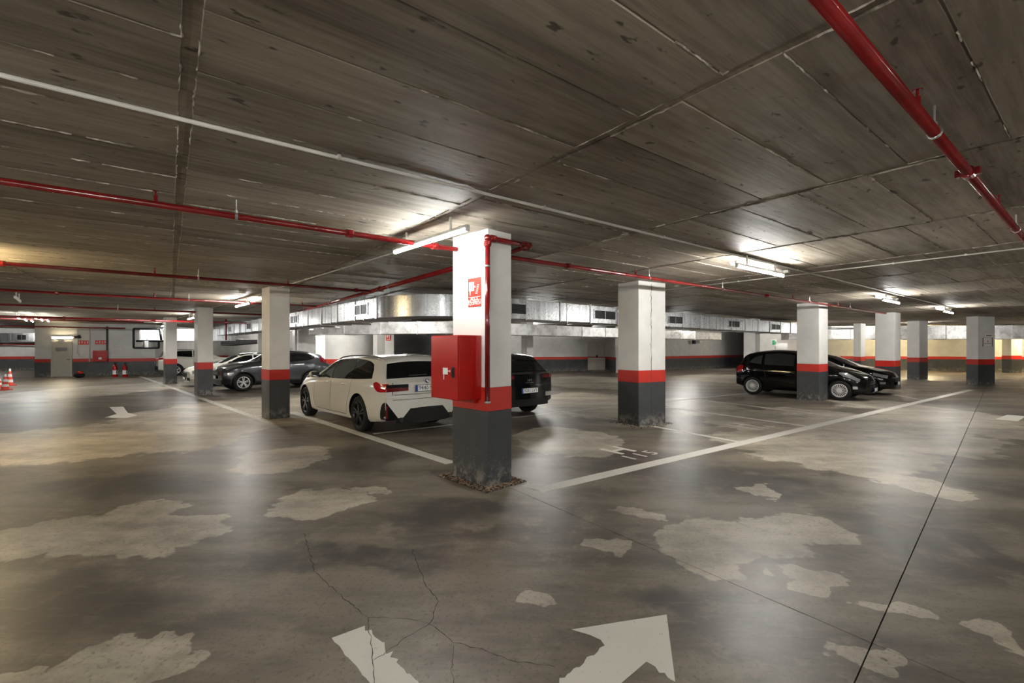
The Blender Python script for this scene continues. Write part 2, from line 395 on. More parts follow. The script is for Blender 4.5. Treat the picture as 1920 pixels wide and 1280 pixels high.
# ------------------------------------------------------------------ ceiling
ceiling = boxo('ceiling', (0, 20, CEIL + .133), (124, 84, .25), M['ceiling'], kind='structure')
ceiling['label'] = 'board-marked raw concrete ceiling slab'
gu, gv, th = .07, .008, .022
pm = D.meshes.new('formwork_panel')
lx, ly, b = PU - gu, PV - gv, .004
vv = [(-lx / 2 + b, -ly / 2 + b, 0), (lx / 2 - b, -ly / 2 + b, 0), (lx / 2 - b, ly / 2 - b, 0), (-lx / 2 + b, ly / 2 - b, 0),
      (-lx / 2, -ly / 2, b), (lx / 2, -ly / 2, b), (lx / 2, ly / 2, b), (-lx / 2, ly / 2, b), (-lx / 2, -ly / 2, th), (lx / 2, -ly / 2, th), (lx / 2, ly / 2, th), (-lx / 2, ly / 2, th)]
ff = [(3, 2, 1, 0)] + [(i, (i + 1) % 4, 4 + (i + 1) % 4, 4 + i) for i in range(4)] + [(4 + i, 4 + (i + 1) % 4, 8 + (i + 1) % 4, 8 + i) for i in range(4)]
pm.from_pydata(vv, [], ff); pm.materials.append(M['ceiling'])
cells = []
for ku in range(-13, 22):
    for kv in range(-16, 70):
        u = U0 + (ku + .5) * PU; v = V0 + (.27 if ku % 2 else 0) + (kv + .5) * PV
        x, y = uv(u, v)
        if y < -2.5: continue
        d = math.hypot(x, y)
        if d > 34: continue
        seen = any(yy > .3 and abs(xx) / yy < 1.13 and (CEIL - EYE) / yy < .78 for xx, yy in (uv(u + a, v + c) for a in (-1.1, 0, 1.1) for c in (-.27, .27)))
        cells.append((0 if seen else 1, d, x, y, u, v))
cells.sort()
near = cells[:300]; rest = cells[300:]
rp = random.Random(3)
for _, d, x, y, u, v in near:
    o = D.objects.new('formwork_panel', pm); COL.objects.link(o); o.parent = ceiling
    o.location = (x, y - 0, CEIL + rp.uniform(-.004, .003)); o.rotation_euler = (rp.uniform(-.002, .002), rp.uniform(-.0015, .0015), TH)
V, Fc = [], []
for _, d, x, y, u, v in rest:
    k = len(V); z = CEIL + rp.uniform(-.004, .003)
    for p in vv:
        q = UV * p[0] + VV * p[1]; V.append((x + q.x, y + q.y, z + p[2]))
    Fc += [tuple(k + i for i in f) for f in ff]
pyd('formwork_panels', V, Fc, M['ceiling'], ceiling, kind='stuff')
# ragged cement ridges along the near joints
V, Fc = [], []
def ridge(p, q, w, dens):
    p, q = Vector(p), Vector(q); n = int((q - p).length / .035); d = (q - p).normalized(); m = Vector((-d.y, d.x)); on = False; prev = None
    for i in range(n + 1):
        if rp.random() < .16: on = rp.random() < dens
        c = p + (q - p) * (i / n) + m * rp.uniform(-.004, .004)
        ww = w * rp.uniform(.25, 1.0); zz = CEIL - rp.uniform(.002, .010); k = len(V)
        V.extend([(c.x - m.x * ww, c.y - m.y * ww, CEIL + .006), (c.x, c.y, zz), (c.x + m.x * ww, c.y + m.y * ww, CEIL + .006)])
        if on and prev is not None: Fc.extend([(prev, prev + 1, k + 1, k), (prev + 1, prev + 2, k + 2, k + 1)])
        prev = k
for _, d, x, y, u, v in near[:170]:
    ridge(uv(u - lx / 2, v - PV / 2), uv(u + lx / 2, v - PV / 2), .010, .5)
    for s in (-1, 1): ridge(uv(u + s * lx / 2, v - PV / 2), uv(u + s * lx / 2, v + PV / 2), .009, .75)
pyd('joint_ridges', V, Fc, M['ridge'], ceiling, kind='stuff')

# ------------------------------------------------------------------ walls
def wall(name, p, q, label, t=.22, z0=0, z1=CEIL + .02, bands=(.84, 1.03), side=1, mat='wall_white', low='wall_grey'):
    """p -> q is the visible face, the body lies to the left of it (side=1) or the right"""
    p, q = Vector(p), Vector(q); L = (q - p).length; a = math.atan2(q.y - p.y, q.x - p.x)
    w = boxo(name, (L / 2, side * t / 2, (z0 + z1) / 2), (L, t, z1 - z0), M[mat], kind='structure')
    w.location = (p.x, p.y, 0); w.rotation_euler = (0, 0, a); w['label'] = label
    if bands:
        boxo('wall_plinth', (L / 2, side * .02, bands[0] / 2), (L + .012, .052, bands[0]), M[low], w)
        boxo('red_stripe', (L / 2, side * .02, (bands[0] + bands[1]) / 2), (L + .014, .056, bands[1] - bands[0]), M['wall_red'], w)
    return w
A65 = (-26.95, 25.70); A290 = (-22.0, 28.05); dW = Vector(A290) - Vector(A65)
WE = Vector(A65) + dW * 1.0
wl = wall('wall_left', A65, WE, 'white end wall of the left aisle with red stripe and dark plinth')
wall('wall_far_left', (-52, 26.0), (-24.5, 38.8), 'pale wall beyond the service door at the far left')
wall('wall_return', (-26.95, 25.70), (-31.0, 34.6), 'short return wall beside the service door', side=-1)
W2a, W2b = (-9.5, 28.9), (6.9, 32.9)
wall('wall_back', W2a, W2b, 'white rear wall with red stripe behind the black coupe')
wall('wall_recess', (6.9, 30.4), (6.9, 33.0), 'side of the rear door recess', side=-1)
wall('wall_brick', (7.1, 30.8), (21.6, 41.9), 'white block wall with red stripe behind the bays')
wall('wall_right', (19.3, 36.4), (48, 28.7), 'pale end wall of the right aisle with red stripe')
wall('wall_right_side', (48, 28.7), (40, -14), 'right side wall of the garage', side=1)
wall('wall_rear', (40, -14), (-44, -14), 'wall behind the camera', side=1)
wall('wall_left_side', (-44, -14), (-52, 26), 'left side wall of the garage', side=1)
wall('wall_return_right', tuple(WE), (-24.2, 38.2), 'return wall beside the white SUV', side=1)
wall('wall_ramp', (-24.4, 38.3), (-8.5, 26.6), 'white ramp parapet wall behind the parked cars', bands=(.84, 1.03), side=1)
# block courses on the brick wall
wb = D.objects['wall_brick']
LB = math.hypot(14.5, 11.1)
bm = bmesh.new(); add_box(bm, (0, 0, 0), (.386, .014, .186), 0, .004); bmesh_me = D.meshes.new('block'); bm.to_mesh(bmesh_me); bm.free(); bmesh_me.materials.append(M['wall_white'])
n = 0
for r in range(6):
    for c in range(24):
        xx = .25 + c * .395 + (.2 if r % 2 else 0)
        if xx > 10: continue
        o = D.objects.new('block', bmesh_me); COL.objects.link(o); o.parent = wb; o.location = (xx, -.007, 1.13 + r * .195)
# ramp drum (curved wall)
dr = empty('wall_curved', (-8.95, 23.4, 0), kind='structure', label='convex curved white wall of the spiral ramp')
for nm, za, zb, mt, rr in (('curved_plinth', 0, .90, 'wall_grey', 1.9), ('red_stripe', .90, 1.13, 'wall_red', 1.9), ('curved_face', 1.13, CEIL + .02, 'wall_white', 1.9)):
    lathe(nm, [(rr, za), (rr, zb)], M[mt], dr, n=64)
# dark sloping ramp side
bm = bmesh.new(); prism(bm, [(-6.6, 25.2), (-1.2, 24.4), (-1.1, 25.0), (-6.5, 25.8)], .0, CEIL)
bm_obj('wall_dark', bm, M['dark_wall'], kind='structure', label='dark grey ramp side wall behind the white estate car')
bm = bmesh.new()
a, b2 = Vector((-20.5, 33.6)), Vector((-14.6, 29.4)); d = (b2 - a).normalized(); n2 = Vector((-d.y, d.x)) * -.9
lo = [bm.verts.new((p.x, p.y, z)) for p, z in ((a, 1.82), (b2, 2.06), (b2 + n2, 2.06), (a + n2, 1.82))]
hi = [bm.verts.new((p.x, p.y, z)) for p, z in ((a, 2.32), (b2, 2.14), (b2 + n2, 2.14), (a + n2, 2.32))]
bm.faces.new(lo[::-1]); bm.faces.new(hi)
for i in range(4): bm.faces.new([lo[i], lo[(i + 1) % 4], hi[(i + 1) % 4], hi[i]])
bm_obj('trim_ramp', bm, M['dark_wall'], kind='structure', label='dark sloping ramp slab edge above the parapet wall')

# ------------------------------------------------------------------ pillars
def pillar(C, ang, wl_, wr_, label, b0=.91, b1=1.15, top=CEIL + .015, name='pillar'):
    """C near corner, left face runs in direction ang, right face in ang - 90"""
    e1, e2 = Vector(dirv(ang)), Vector(dirv(ang - 90)); c = Vector(C) + e1 * wl_ / 2 + e2 * wr_ / 2
    p = empty(name, (c.x, c.y, 0), math.radians(ang - 90), label=label, cat='pillar', group='painted concrete pillars')
    boxo('plinth', (0, 0, b0 / 2), (wr_ + .004, wl_ + .004, b0), M['grey_paint'], p, bevel=.006)
    boxo('red_band', (0, 0, (b0 + b1) / 2), (wr_ + .006, wl_ + .006, b1 - b0), M['red_paint'], p, bevel=.004)
    boxo('shaft', (0, 0, (b1 + top) / 2), (wr_, wl_, top - b1), M['white_paint'], p, bevel=.006)
    return p
C1 = ground(914.5, 914.5)
P1 = pillar(C1, 134, .69, .39, 'nearest pillar, carrying the red hose cabinet and a red sign', .905, 1.185)
pillar(ground(505, 786.5), 135, .56, .45, 'pillar beside the nose of the white estate car, second of the left row')
pillar(ground(370.5, 741.5), 135, .56, .46, 'pillar in front of the small white car with the grille, third of the left row')
pillar(ground(310.5, 719.5), 135, .60, .43, 'pillar in front of the white SUV, farthest of the left row')
P2 = pillar(ground(1197.5, 800), 122, .60, .84, 'wide pillar with a long vertical crack, standing among the empty bays', .925, 1.178)
pillar(ground(1536, 752), 125, .64, .64, 'pillar hiding the middle of the black hatchback')
pillar(ground(1677, 730), 126, .62, .80, 'pillar behind the noses of the two black cars')
P5 = pillar(ground(1834, 721.5), 104, .44, 1.05, 'pillar with a paper notice, rightmost of the big ones')
pillar(ground(1724, 711.5), 112, .55, .75, 'dark shaded pillar between the notice pillar and the black cars')
def far_pillar(x, d, ang, a, b, label, **k):
    return pillar(((x - 960) / FPX * d, d), ang, a, b, label, **k)
far_pillar(988, 22.2, 127, .45, .40, 'slim pillar beyond the tail of the black coupe')
far_pillar(1416, 22.0, 127, .55, .50, 'shaded pillar behind the tail of the black hatchback')
far_pillar(1614, 26.3, 127, .35, .85, 'pillar seen above the bonnets of the black cars')
far_pillar(1896, 30.0, 100, .5, .9, 'dim pillar against the yellowish wall at the right edge')
far_pillar(707, 21.5, 127, .55, .40, 'white and grey pillar right of the curved wall')
PS = far_pillar(722, 21.0, 100, .1, .40, 'narrow white pillar with a small red sign above the estate car roof')
far_pillar(592, 20.2, 127, .12, .40, 'white pilaster at the left edge of the curved wall')
far_pillar(553, 24.0, 127, .6, .40, 'pale pillar seen between the second left pillar and the grey crossover roof')
far_pillar(484, 24.5, 127, .30, .40, 'pale pillar behind the grey crossover roof')
# crack down the wide pillar
def face_pt(C, ang, t, off): e = dirv(ang); n = dirv(ang - 90); return (C[0] + e[0] * t + n[0] * off, C[1] + e[1] * t + n[1] * off)
CB = ground(1197.5, 800); tc = along(CB, 32, 1221)
rr_ = random.Random(5); v, f = [], []
for i in range(46):
    z = .25 + i * (CEIL - .3) / 45; q = face_pt(CB, 32, tc + rr_.uniform(-.012, .012), .004); w = rr_.uniform(.002, .008); e = dirv(32)
    v += [(q[0] - e[0] * w, q[1] - e[1] * w, z), (q[0] + e[0] * w, q[1] + e[1] * w, z)]
    if i: f.append([2 * i - 2, 2 * i - 1, 2 * i + 1, 2 * i])
ck = pyd('crack', v, f, M['crack'], P2); ck.matrix_parent_inverse = (Matrix.Translation(P2.location) @ Matrix.Rotation(P2.rotation_euler.z, 4, 'Z')).inverted()

# gravel pocket round the nearest pillar and rubble at the wide one
def gravel(name, label, C, ang, wl_, wr_, margin, n, cols, zs=.012, seed=1, frame=False, size=(.006, .018)):
    r = random.Random(seed); e1, e2 = Vector(dirv(ang)), Vector(dirv(ang - 90)); bm = bmesh.new(); C = Vector(C)
    k = 0
    while k < n:
        a, b_ = r.uniform(-margin, wl_ + margin), r.uniform(-margin, wr_ + margin)
        if -.005 < a < wl_ + .005 and -.005 < b_ < wr_ + .005: continue
        p = C + e1 * a + e2 * b_; s = r.uniform(*size)
        m = Matrix.Translation((p.x, p.y, s * .35)) @ Matrix.Rotation(r.uniform(0, 6), 4, 'Z') @ Matrix.Rotation(r.uniform(-.6, .6), 4, 'X') @ Matrix.Diagonal((s * r.uniform(.7, 1.5), s, s * r.uniform(.4, .8), 1))
        g = bmesh.ops.create_icosphere(bm, subdivisions=1, radius=1, matrix=m)
        mi = r.randrange(len(cols))
        for v in g['verts']:
            for f in v.link_faces: f.material_index = mi
        k += 1
    me = D.meshes.new(name); bm.to_mesh(me); bm.free()
    for c in cols: me.materials.append(c)
    return link(name, me, None, None, label=label, cat='gravel', kind='stuff')
pb = [plain('pebble_brown', (.20, .13, .085), .8, var=.4), plain('pebble_tan', (.34, .25, .17), .8, var=.4), plain('pebble_dark', (.035, .028, .022), .85, var=.4)]
gravel('gravel', 'brown gravel filling the pocket round the nearest pillar', C1, 134, .69, .39, .13, 1500, pb)
bm = bmesh.new(); e1, e2 = Vector(dirv(134)), Vector(dirv(44)); c = Vector(C1)
prism(bm, [c - e1 * .14 - e2 * .14, c - e1 * .14 + e2 * .53, c + e1 * .83 + e2 * .53, c + e1 * .83 - e2 * .14], .0003, .0016)
bm_obj('gravel_pocket', bm, pb[2], floor)
gravel('rubble', 'crumbled plaster at the foot of the wide cracked pillar', CB, 122, .60, .84, .14, 420, [plain('chip_a', (.30, .27, .22), .9, var=.4), plain('chip_b', (.42, .38, .33), .9, var=.4), pb[2]], seed=4)
def rubble_line(label, p, q, n, seed, w=.3):
    r = random.Random(seed); bm = bmesh.new(); p, q = Vector(p), Vector(q)
    for i in range(n):
        c = p + (q - p) * r.random() + Vector((r.uniform(-w, w) * .4, r.uniform(-w, 0))); s = r.uniform(.02, .09)
        bmesh.ops.create_icosphere(bm, subdivisions=1, radius=1, matrix=Matrix.Translation((c.x, c.y, s * .3)) @ Matrix.Rotation(r.uniform(0, 6), 4, 'Z') @ Matrix.Diagonal((s * 1.4, s, s * .6, 1)))
    bm_obj('rubble', bm, M['rubble'], label=label, cat='rubble', kind='stuff')
rubble_line('plaster rubble along the foot of the rear wall', (-1.0, 30.7), (4.8, 32.1), 160, 1)
rubble_line('plaster rubble along the foot of the yellowish right wall', (29, 33.4), (37, 31.3), 140, 2)
rubble_line('dusty debris at the foot of the wall by the extinguishers', (-24.6, 26.3), (-20.5, 28.3), 130, 3, .25)

# ------------------------------------------------------------------ pipes, conduits
PZ = 2.92
def world_thing(name, loc, **k): return empty(name, loc, **k)
def sub(o, parent): o.location = -Vector(parent.location); return o
def pipe_run(label, p, q, r=.03, z=PZ, couplings=(), hangers=(), heads=(), name='sprinkler_pipe'):
    p, q = Vector((*p, z)), Vector((*q, z)); d = (q - p).normalized(); L = (q - p).length
    t = empty(name, p, label=label, cat='pipe', group='red sprinkler pipes')
    sub(tubeo('pipe', p, q, r, M['pipe_red'], t, 16), t)
    n = Vector((-d.y, d.x, 0))
    for s in couplings:
        c = p + d * s; bm = bmesh.new(); add_tube(bm, c - d * .035, c + d * .035, r * 1.45, 16)
        for sg in (-1, 1):
            add_box(bm, c + n * sg * r * 1.75, (.05, .03, .05), math.atan2(d.y, d.x), .004)
            add_tube(bm, c + n * sg * r * 1.75 - d * .05, c + n * sg * r * 1.75 + d * .05, .007, 8)
        sub(bm_obj('coupling', bm, M['pipe_red'], t), t)
    for s in hangers:
        c = p + d * s; bm = bmesh.new(); add_tube(bm, c + Vector((0, 0, r)), (c.x, c.y, CEIL), .006, 8); add_tube(bm, c - d * .012, c + d * .012, r * 1.18, 14); add_tube(bm, (c.x, c.y, c.z + r), (c.x, c.y, c.z + r + .03), .014, 8)
        sub(bm_obj('hanger', bm, M['zinc'], t), t)
    for s in heads:
        c = p + d * s; bm = bmesh.new(); add_tube(bm, c, c + Vector((0, 0, r + .05)), .015, 10); add_tube(bm, c + Vector((0, 0, r + .05)), c + Vector((0, 0, r + .085)), .007, 8)
        add_tube(bm, c + Vector((0, 0, r + .085)), c + Vector((0, 0, r + .09)), .024, 12)
        sub(bm_obj('sprinkler_head', bm, M['pipe_red'], t), t)
    return t
def t_at(v, u0, x):  # run distance of picture column x on the line v
    p = uv(u0, v); return along(p, 37, x)
u0 = -9.0
def sp(v, xs, u=u0): return [t_at(v, u, x) for x in xs]
pipe_run('red sprinkler pipe crossing the upper right corner near the camera', uv(-3, .64), uv(26, .64), .03, couplings=sp(.64, [1815], -3), hangers=sp(.64, [1752, 1905], -3), heads=sp(.64, [1720, 1872], -3))
pipe_run('long red sprinkler pipe passing behind the nearest pillar', uv(-9, 5.08), uv(21, 5.08), .03, couplings=sp(5.08, [655, 815, 1065, 1437]), hangers=sp(5.08, [443, 1217, 1355, 1518, 1594]), heads=sp(5.08, [292, 1192, 1487, 1572]))
pipe_run('bright red sprinkler pipe crossing the left half, second from the camera', uv(-14, 10.0), uv(3.65, 10.0), .03, couplings=sp(10.0, [4, 668], -14), hangers=sp(10.0, [372], -14), heads=sp(10.0, [290, 540], -14))
pipe_run('dark red sprinkler pipe in the left half, third from the camera', uv(-20, 14.6), uv(3.6, 14.6), .03, couplings=sp(14.6, [107], -20), hangers=sp(14.6, [354], -20), heads=sp(14.6, [289, 567], -20))
pipe_run('red sprinkler pipe in the left half, fourth from the camera', uv(-24, 19.5), uv(3.6, 19.5), .03, hangers=sp(19.5, [221], -24), heads=sp(19.5, [290, 380], -24))
pipe_run('red sprinkler pipe in the left half, fifth from the camera', uv(-28, 24.2), uv(3.6, 24.2), .045, z=2.80, couplings=sp(24.2, [120, 290], -28))
pipe_run('red sprinkler pipe in the left half, sixth from the camera', uv(-30, 28.8), uv(-1, 28.8), .03)
pipe_run('red pipe along the top of the left end wall', uv(-12, 34.2), uv(-2, 34.2), .04, z=2.78)
pipe_run('red main pipe running away over the steel duct behind the nearest pillar', uv(3.6, 5.08), uv(3.6, 24.2), .04, couplings=[4.4], hangers=[3.9, 8.2])
# riser loop on the nearest pillar
e1, e2 = Vector(dirv(134)), Vector(dirv(44))
rp0 = Vector(C1) + Vector(dirv(-91)) * .045
t = empty('riser_pipe', (rp0.x, rp0.y, 0), label='red riser pipe on the corner of the nearest pillar, looping back at the top', cat='pipe')
top = 2.955; rb = Vector((rp0.x, rp0.y, 1.02)); rt = Vector((rp0.x, rp0.y, top))
ub = Vector((*dirv(40), 0)); k1 = rt + ub * .66; vb = Vector((*dirv(127), 0)); k2 = k1 + vb * .75 - Vector((0, 0, .03))
for a, b_, nm in ((rb, rt, 'riser'), (rt, k1, 'branch'), (k1, k2, 'return_branch')):
    sub(tubeo(nm, a, b_, .03, M['pipe_red'], t, 16), t)
for c, ax in ((rt, Vector((0, 0, 1))), (k1, ub)):
    bm = bmesh.new(); bmesh.ops.create_uvsphere(bm, u_segments=14, v_segments=8, radius=.043, matrix=Matrix.Translation(c))
    sub(bm_obj('elbow', bm, M['pipe_red'], t, smooth=True), t)
for c, d in ((rt - Vector((0, 0, .07)), Vector((0, 0, 1))), (rt + ub * .08, ub), (k1 - ub * .07, ub), (k1 + vb * .08, vb)):
    bm = bmesh.new(); add_tube(bm, c - d * .03, c + d * .03, .044, 16)
    n = d.cross(Vector((.3, .2, .9))).normalized()
    for s in (-1, 1): add_box(bm, c + n * s * .052, (.035, .035, .035), .6, .004); add_tube(bm, c + n * s * .052 - d * .045, c + n * s * .052 + d * .045, .007, 8)
    sub(bm_obj('coupling', bm, M['pipe_red'], t), t)
for z in (2.62, 1.02): sub(tubeo('clamp', (rp0.x, rp0.y, z - .012), (rp0.x, rp0.y, z + .012), .036, M['zinc'], t), t)
# red vertical drop in front of the steel duct
t = empty('drop_pipe', (0, 0, 0), label='short red drop pipe hanging before the steel duct in the left half', cat='pipe')
q = ((424 - 960) / FPX * 22.5, 22.5)
tubeo('drop', (*q, 2.05), (*q, CEIL), .035, M['pipe_red'], t)

def conduit(label, p, q, z=CEIL - .018, r=.012, clips=6, name='cable_conduit'):
    p, q = Vector((*p, z)), Vector((*q, z)); t = empty(name, p, label=label, cat='conduit'); d = q - p; a = math.atan2(d.y, d.x)
    sub(tubeo('conduit_tube', p, q, r, M['conduit'], t, 10), t)
    for i in range(clips):
        c = p + d * ((i + .5) / clips); bm = bmesh.new(); add_box(bm, c + Vector((0, 0, .004)), (.025, r * 2.9, .034), a, .003)
        sub(bm_obj('clip', bm, M['conduit'], t), t)
    return t
conduit('pale plastic conduit crossing the whole ceiling towards the right lamp row', uv(-6, 3.45), uv(22, 3.45), r=.014, clips=14)
conduit('thin pale conduit crossing the right ceiling to the lit lamp', uv(9.6, -2.5), uv(9.6, 7.8), r=.011, clips=12)
rowA0 = Vector((-1.96, 6.94)); rowD = Vector(dirv(133.5))
conduit('pale conduit along the left pillar row from lamp to lamp', rowA0 - rowD * 1.2, rowA0 + rowD * 24, r=.012, clips=14)

# ------------------------------------------------------------------ lamps
def lamp(c, ang, label, on=True, warm=False, L=1.5, z=CEIL - .075, twin=False, group=None, soft=False):
    t = empty('tube_lamp', (c[0], c[1], CEIL), math.radians(ang), label=label, cat='lamp', group=group)
    boxo('housing', (0, 0, -.165), (L, .045, .035), M['housing'], t, bevel=.006)
    for s in (-1, 1): boxo('bracket', (s * L * .3, 0, -.072), (.02, .02, .15), M['housing'], t)
    m = M['tube_warm_strong' if warm == 2 else 'tube_warm' if warm else 'tube_soft' if soft else 'tube_on'] if on else M['tube_off']
    tubeo('tube', (-L / 2 + .03, 0, -.2), (L / 2 - .03, 0, -.2), .018, m, t, 8)
    for s in (-1, 1): boxo('end_cap', (s * (L / 2 - .014), 0, -.185), (.028, .045, .062), M['housing'], t, bevel=.004)
    if twin:
        boxo('unlit_batten', (.55, .26, -.028), (L * .95, .09, .05), M['housing'], t, bevel=.006)
        for s in (-1, 1): tubeo('unlit_tube', (.55 - L * .45, .26 + s * .028, -.066), (.55 + L * .45, .26 + s * .028, -.066), .013, M['tube_off'], t, 10)
        boxo('junction_box', (.55 + L * .5 + .06, .2, -.03), (.09, .09, .05), M['housing'], t, bevel=.006)
    return t
def at(t): p = rowA0 + rowD * t; return (p.x, p.y)
la, lb_ = Vector(ground(739, 474, 2.88)), Vector(ground(878, 430, 2.88))
lamp((la + lb_) / 2, math.degrees(math.atan2(la.y - lb_.y, la.x - lb_.x)), 'glowing tube lamp beside the top of the nearest pillar', L=(la - lb_).length, soft=True)
lamp(at(8.3), -46.5, 'lit tube lamp with an unlit twin above the second left pillar', twin=True)
lamp(at(16.6), -46.5, 'lit tube lamp above the third left pillar', twin=True)
lamp(at(25.3), -46.5, 'lit tube lamp above the farthest left pillar', twin=True, soft=True)
rd = Vector(dirv(37)); q0 = Vector(ground(1428, 509, 2.88))
lamp(q0, 37, 'lit tube lamp right of the wide cracked pillar, with an unlit twin', twin=True, L=1.6)
q1 = Vector(ground(1671, 565.5, 2.88)); lamp(q1, 37, 'lit tube lamp above the black cars, with an unlit twin', twin=True)
q2 = Vector(ground(1778, 585.5, 2.88)); lamp(q2, 37, 'lit tube lamp above the notice pillar, with an unlit twin', twin=True)
lamp((16.5, 25.5), 37, 'far tube lamp hidden behind the right pillars')
# lamps of the left aisle and others
for i, (x, y) in enumerate(((34, 596), (48, 600), (60, 602))):
    g = ground(x, y, 2.88); lamp(g, 134, 'one of the small bright tube lamps in the far left aisle', group='lamps of the far left aisle', soft=True)
for i, (x, y) in enumerate(((66, 596.5), (78, 600), (90, 601.5))):
    g = ground(x, y, 2.88); lamp(g, 134, 'one of the small bright tube lamps in the far left aisle', group='lamps of the far left aisle', soft=True)
lamp((-12.6, 11.6), 134, 'unlit tube lamp at the left edge of the picture', on=False)
lamp((-8.1, 6.6), 134, 'warm tube lamp just outside the left edge', warm=True)
def fill_pendant(c, ang, label, L=1.5, z=2.55, warm=False):  # unseen fill tubes, added to lift the near floor and ceiling
    t = empty('fill_lamp', (c[0], c[1], CEIL), math.radians(ang), label=label, cat='lamp', group='added fill tubes outside the picture')
    tubeo('tube', (-L / 2, 0, z - CEIL), (L / 2, 0, z - CEIL), .02, M['tube_warm' if warm else 'tube_on'], t, 6)
    for s_ in (-1, 1):
        boxo('end_cap', (s_ * (L / 2 + .012), 0, z - CEIL), (.028, .05, .05), M['housing'], t); tubeo('chain', (s_ * (L / 2 + .012), 0, z - CEIL), (s_ * (L / 2 + .012), 0, 0), .004, M['zinc'], t, 6)
for k, (x, y) in enumerate(((-4.5, -1.8), (1.0, -2.2), (5.5, -1.5), (-9.5, 1.0), (10.5, 1.5), (-14.5, 6.0), (15.5, 7.0), (-20.5, 11.5), (22, 12.5), (-8, -6), (7, -6), (0, -6.5))):
    fill_pendant((x, y), 37 if k % 2 else 134, 'added bare fill tube hung behind or beside the camera, outside the picture')
for x, y, lb in ((-7.2, 19.4, 'added hidden fill tube lighting the curved wall'), (1.2, 27.0, 'added hidden fill tube before the rear wall'), (10.5, 27.5, 'added hidden fill tube before the block wall'), (1.0, 16.2, 'added hidden fill tube over the empty bays behind the duct'), (-4.2, 15.4, 'added hidden fill tube between the steel duct and the foil duct'),
                 (-14.5, 27.0, 'added hidden fill tube behind the crossover'), (20.5, 33, 'added hidden fill tube by the exit sign'), (-34.5, 29.5, 'added hidden fill tube before the far left wall'), (-19.4, 32.3, 'added hidden fill tube behind the white SUV'), (22.5, 25.2, 'added hidden fill tube before the big foil duct'), (29.5, 24.0, 'added hidden fill tube right of the notice pillar'), (8.0, 21.6, 'added hidden fill tube behind the steel duct')):
    lamp((x, y), 37, lb)  # extra unseen tubes, added to brighten the far walls and ducts
lamp((27.5, 30.5), -12, 'added unseen warm tube lighting the yellowish wall behind the foil duct', warm=2)  # pair of unseen warm tubes, added to turn the right end wall yellowish
lamp((34.5, 29.0), -12, 'added unseen warm tube at the right end of the yellowish wall', warm=2)
# smoke detectors / junction discs
for (x, y), lb in (((1374, 496), 'round smoke detector beside the lit lamp at right'), ((455, 549), 'round smoke detector above the second left pillar')):
    g = ground(x, y, CEIL - .04)
    t = empty('smoke_detector', (g[0], g[1], CEIL), label=lb, cat='detector')
    lathe('detector_base', [(.0, -.012), (.075, -.012), (.075, 0)], M['cream'], t, n=24); lathe('detector_cap', [(0, -.05), (.035, -.05), (.055, -.03), (.058, -.012)], M['cream'], t, n=24)

# ------------------------------------------------------------------ ducts
def vent(parent, M4, w, h):
    """grille on the plane x (along), z (up), facing -y in local space of M4"""
    bm = bmesh.new()
    for cx, cz, sx, sz in ((0, h / 2 - .015, w, .03), (0, -h / 2 + .015, w, .03), (-w / 2 + .015, 0, .03, h), (w / 2 - .015, 0, .03, h), (0, 0, .02, h)):
        add_box(bm, (cx, -.012, cz), (sx, .024, sz))
    bmesh.ops.transform(bm, matrix=M4, verts=bm.verts); fr = bm_obj('vent_frame', bm, M['galv'], parent)
    bm = bmesh.new(); add_box(bm, (0, -.002, 0), (w - .04, .008, h - .04)); bmesh.ops.transform(bm, matrix=M4, verts=bm.verts); bm_obj('vent_opening', bm, M['black'], fr)
    bm = bmesh.new()
    for i in range(7): add_box(bm, (0, -.012, -h / 2 + .05 + i * (h - .1) / 6), (w - .05, .016, .005))
    bmesh.ops.transform(bm, matrix=M4, verts=bm.verts); bm_obj('louvres', bm, M['black'], fr, kind='stuff')
def duct_leg(parent, P, ang, L, w, z0, z1, side, sec=1.25, vents=(), mat='galv', t0=0.0, shared={}):
    """near face line from P in direction ang; body on side (+1 left of the direction)"""
    n = max(1, round((L - t0) / sec)); sec = (L - t0) / n
    T = Matrix.Translation((P[0], P[1], 0)) @ Matrix.Rotation(math.radians(ang), 4, 'Z')
    for i in range(n):
        bm = bmesh.new(); add_box(bm, (t0 + (i + .5) * sec, side * w / 2, (z0 + z1) / 2), (sec - .004, w, z1 - z0), 0, .006)
        if mat == 'galv':   # cross-broken sheet ribs
            for k in range(1, 5): add_box(bm, (t0 + (i + k / 5) * sec, side * (w / 2), (z0 + z1) / 2), (.012, w + .006, z1 - z0 - .03))
        bmesh.ops.transform(bm, matrix=T, verts=bm.verts); bm_obj('duct_section', bm, M[mat], parent)
        bm = bmesh.new(); add_box(bm, (t0 + i * sec, side * w / 2, (z0 + z1) / 2), (.035, w + .05, z1 - z0 + .05)); bmesh.ops.transform(bm, matrix=T, verts=bm.verts)
        bm_obj('flange', bm, M['zinc'] if mat == 'galv' else M['foil'], parent)
    for tv, vw, vh in vents:
        flip = Matrix.Identity(4) if side > 0 else Matrix.Rotation(math.pi, 4, 'Z')
        vent(parent, T @ Matrix.Translation((tv, -side * .001, (z0 + z1) / 2)) @ flip, vw, vh)
DZ0, DZ1, DW = 2.39, 2.89, .9
K = Vector((-2.05, 9.68)); a1, a2 = 132.0, 39.0; ea, eb = Vector(dirv(a1)), Vector(dirv(a2)); tt = 1.86
du = empty('steel_duct', (0, 0, 0), label='big galvanised ventilation duct with grilles turning a rounded corner behind the nearest pillar', cat='duct')
kx = (K.x, K.y)
duct_leg(du, K + ea * tt, a1, 26.0, DW, DZ0, DZ1, -1, vents=[(along(K + ea * tt, a1, x), .85, .30) for x in (677, 552, 467, 431, 402)])
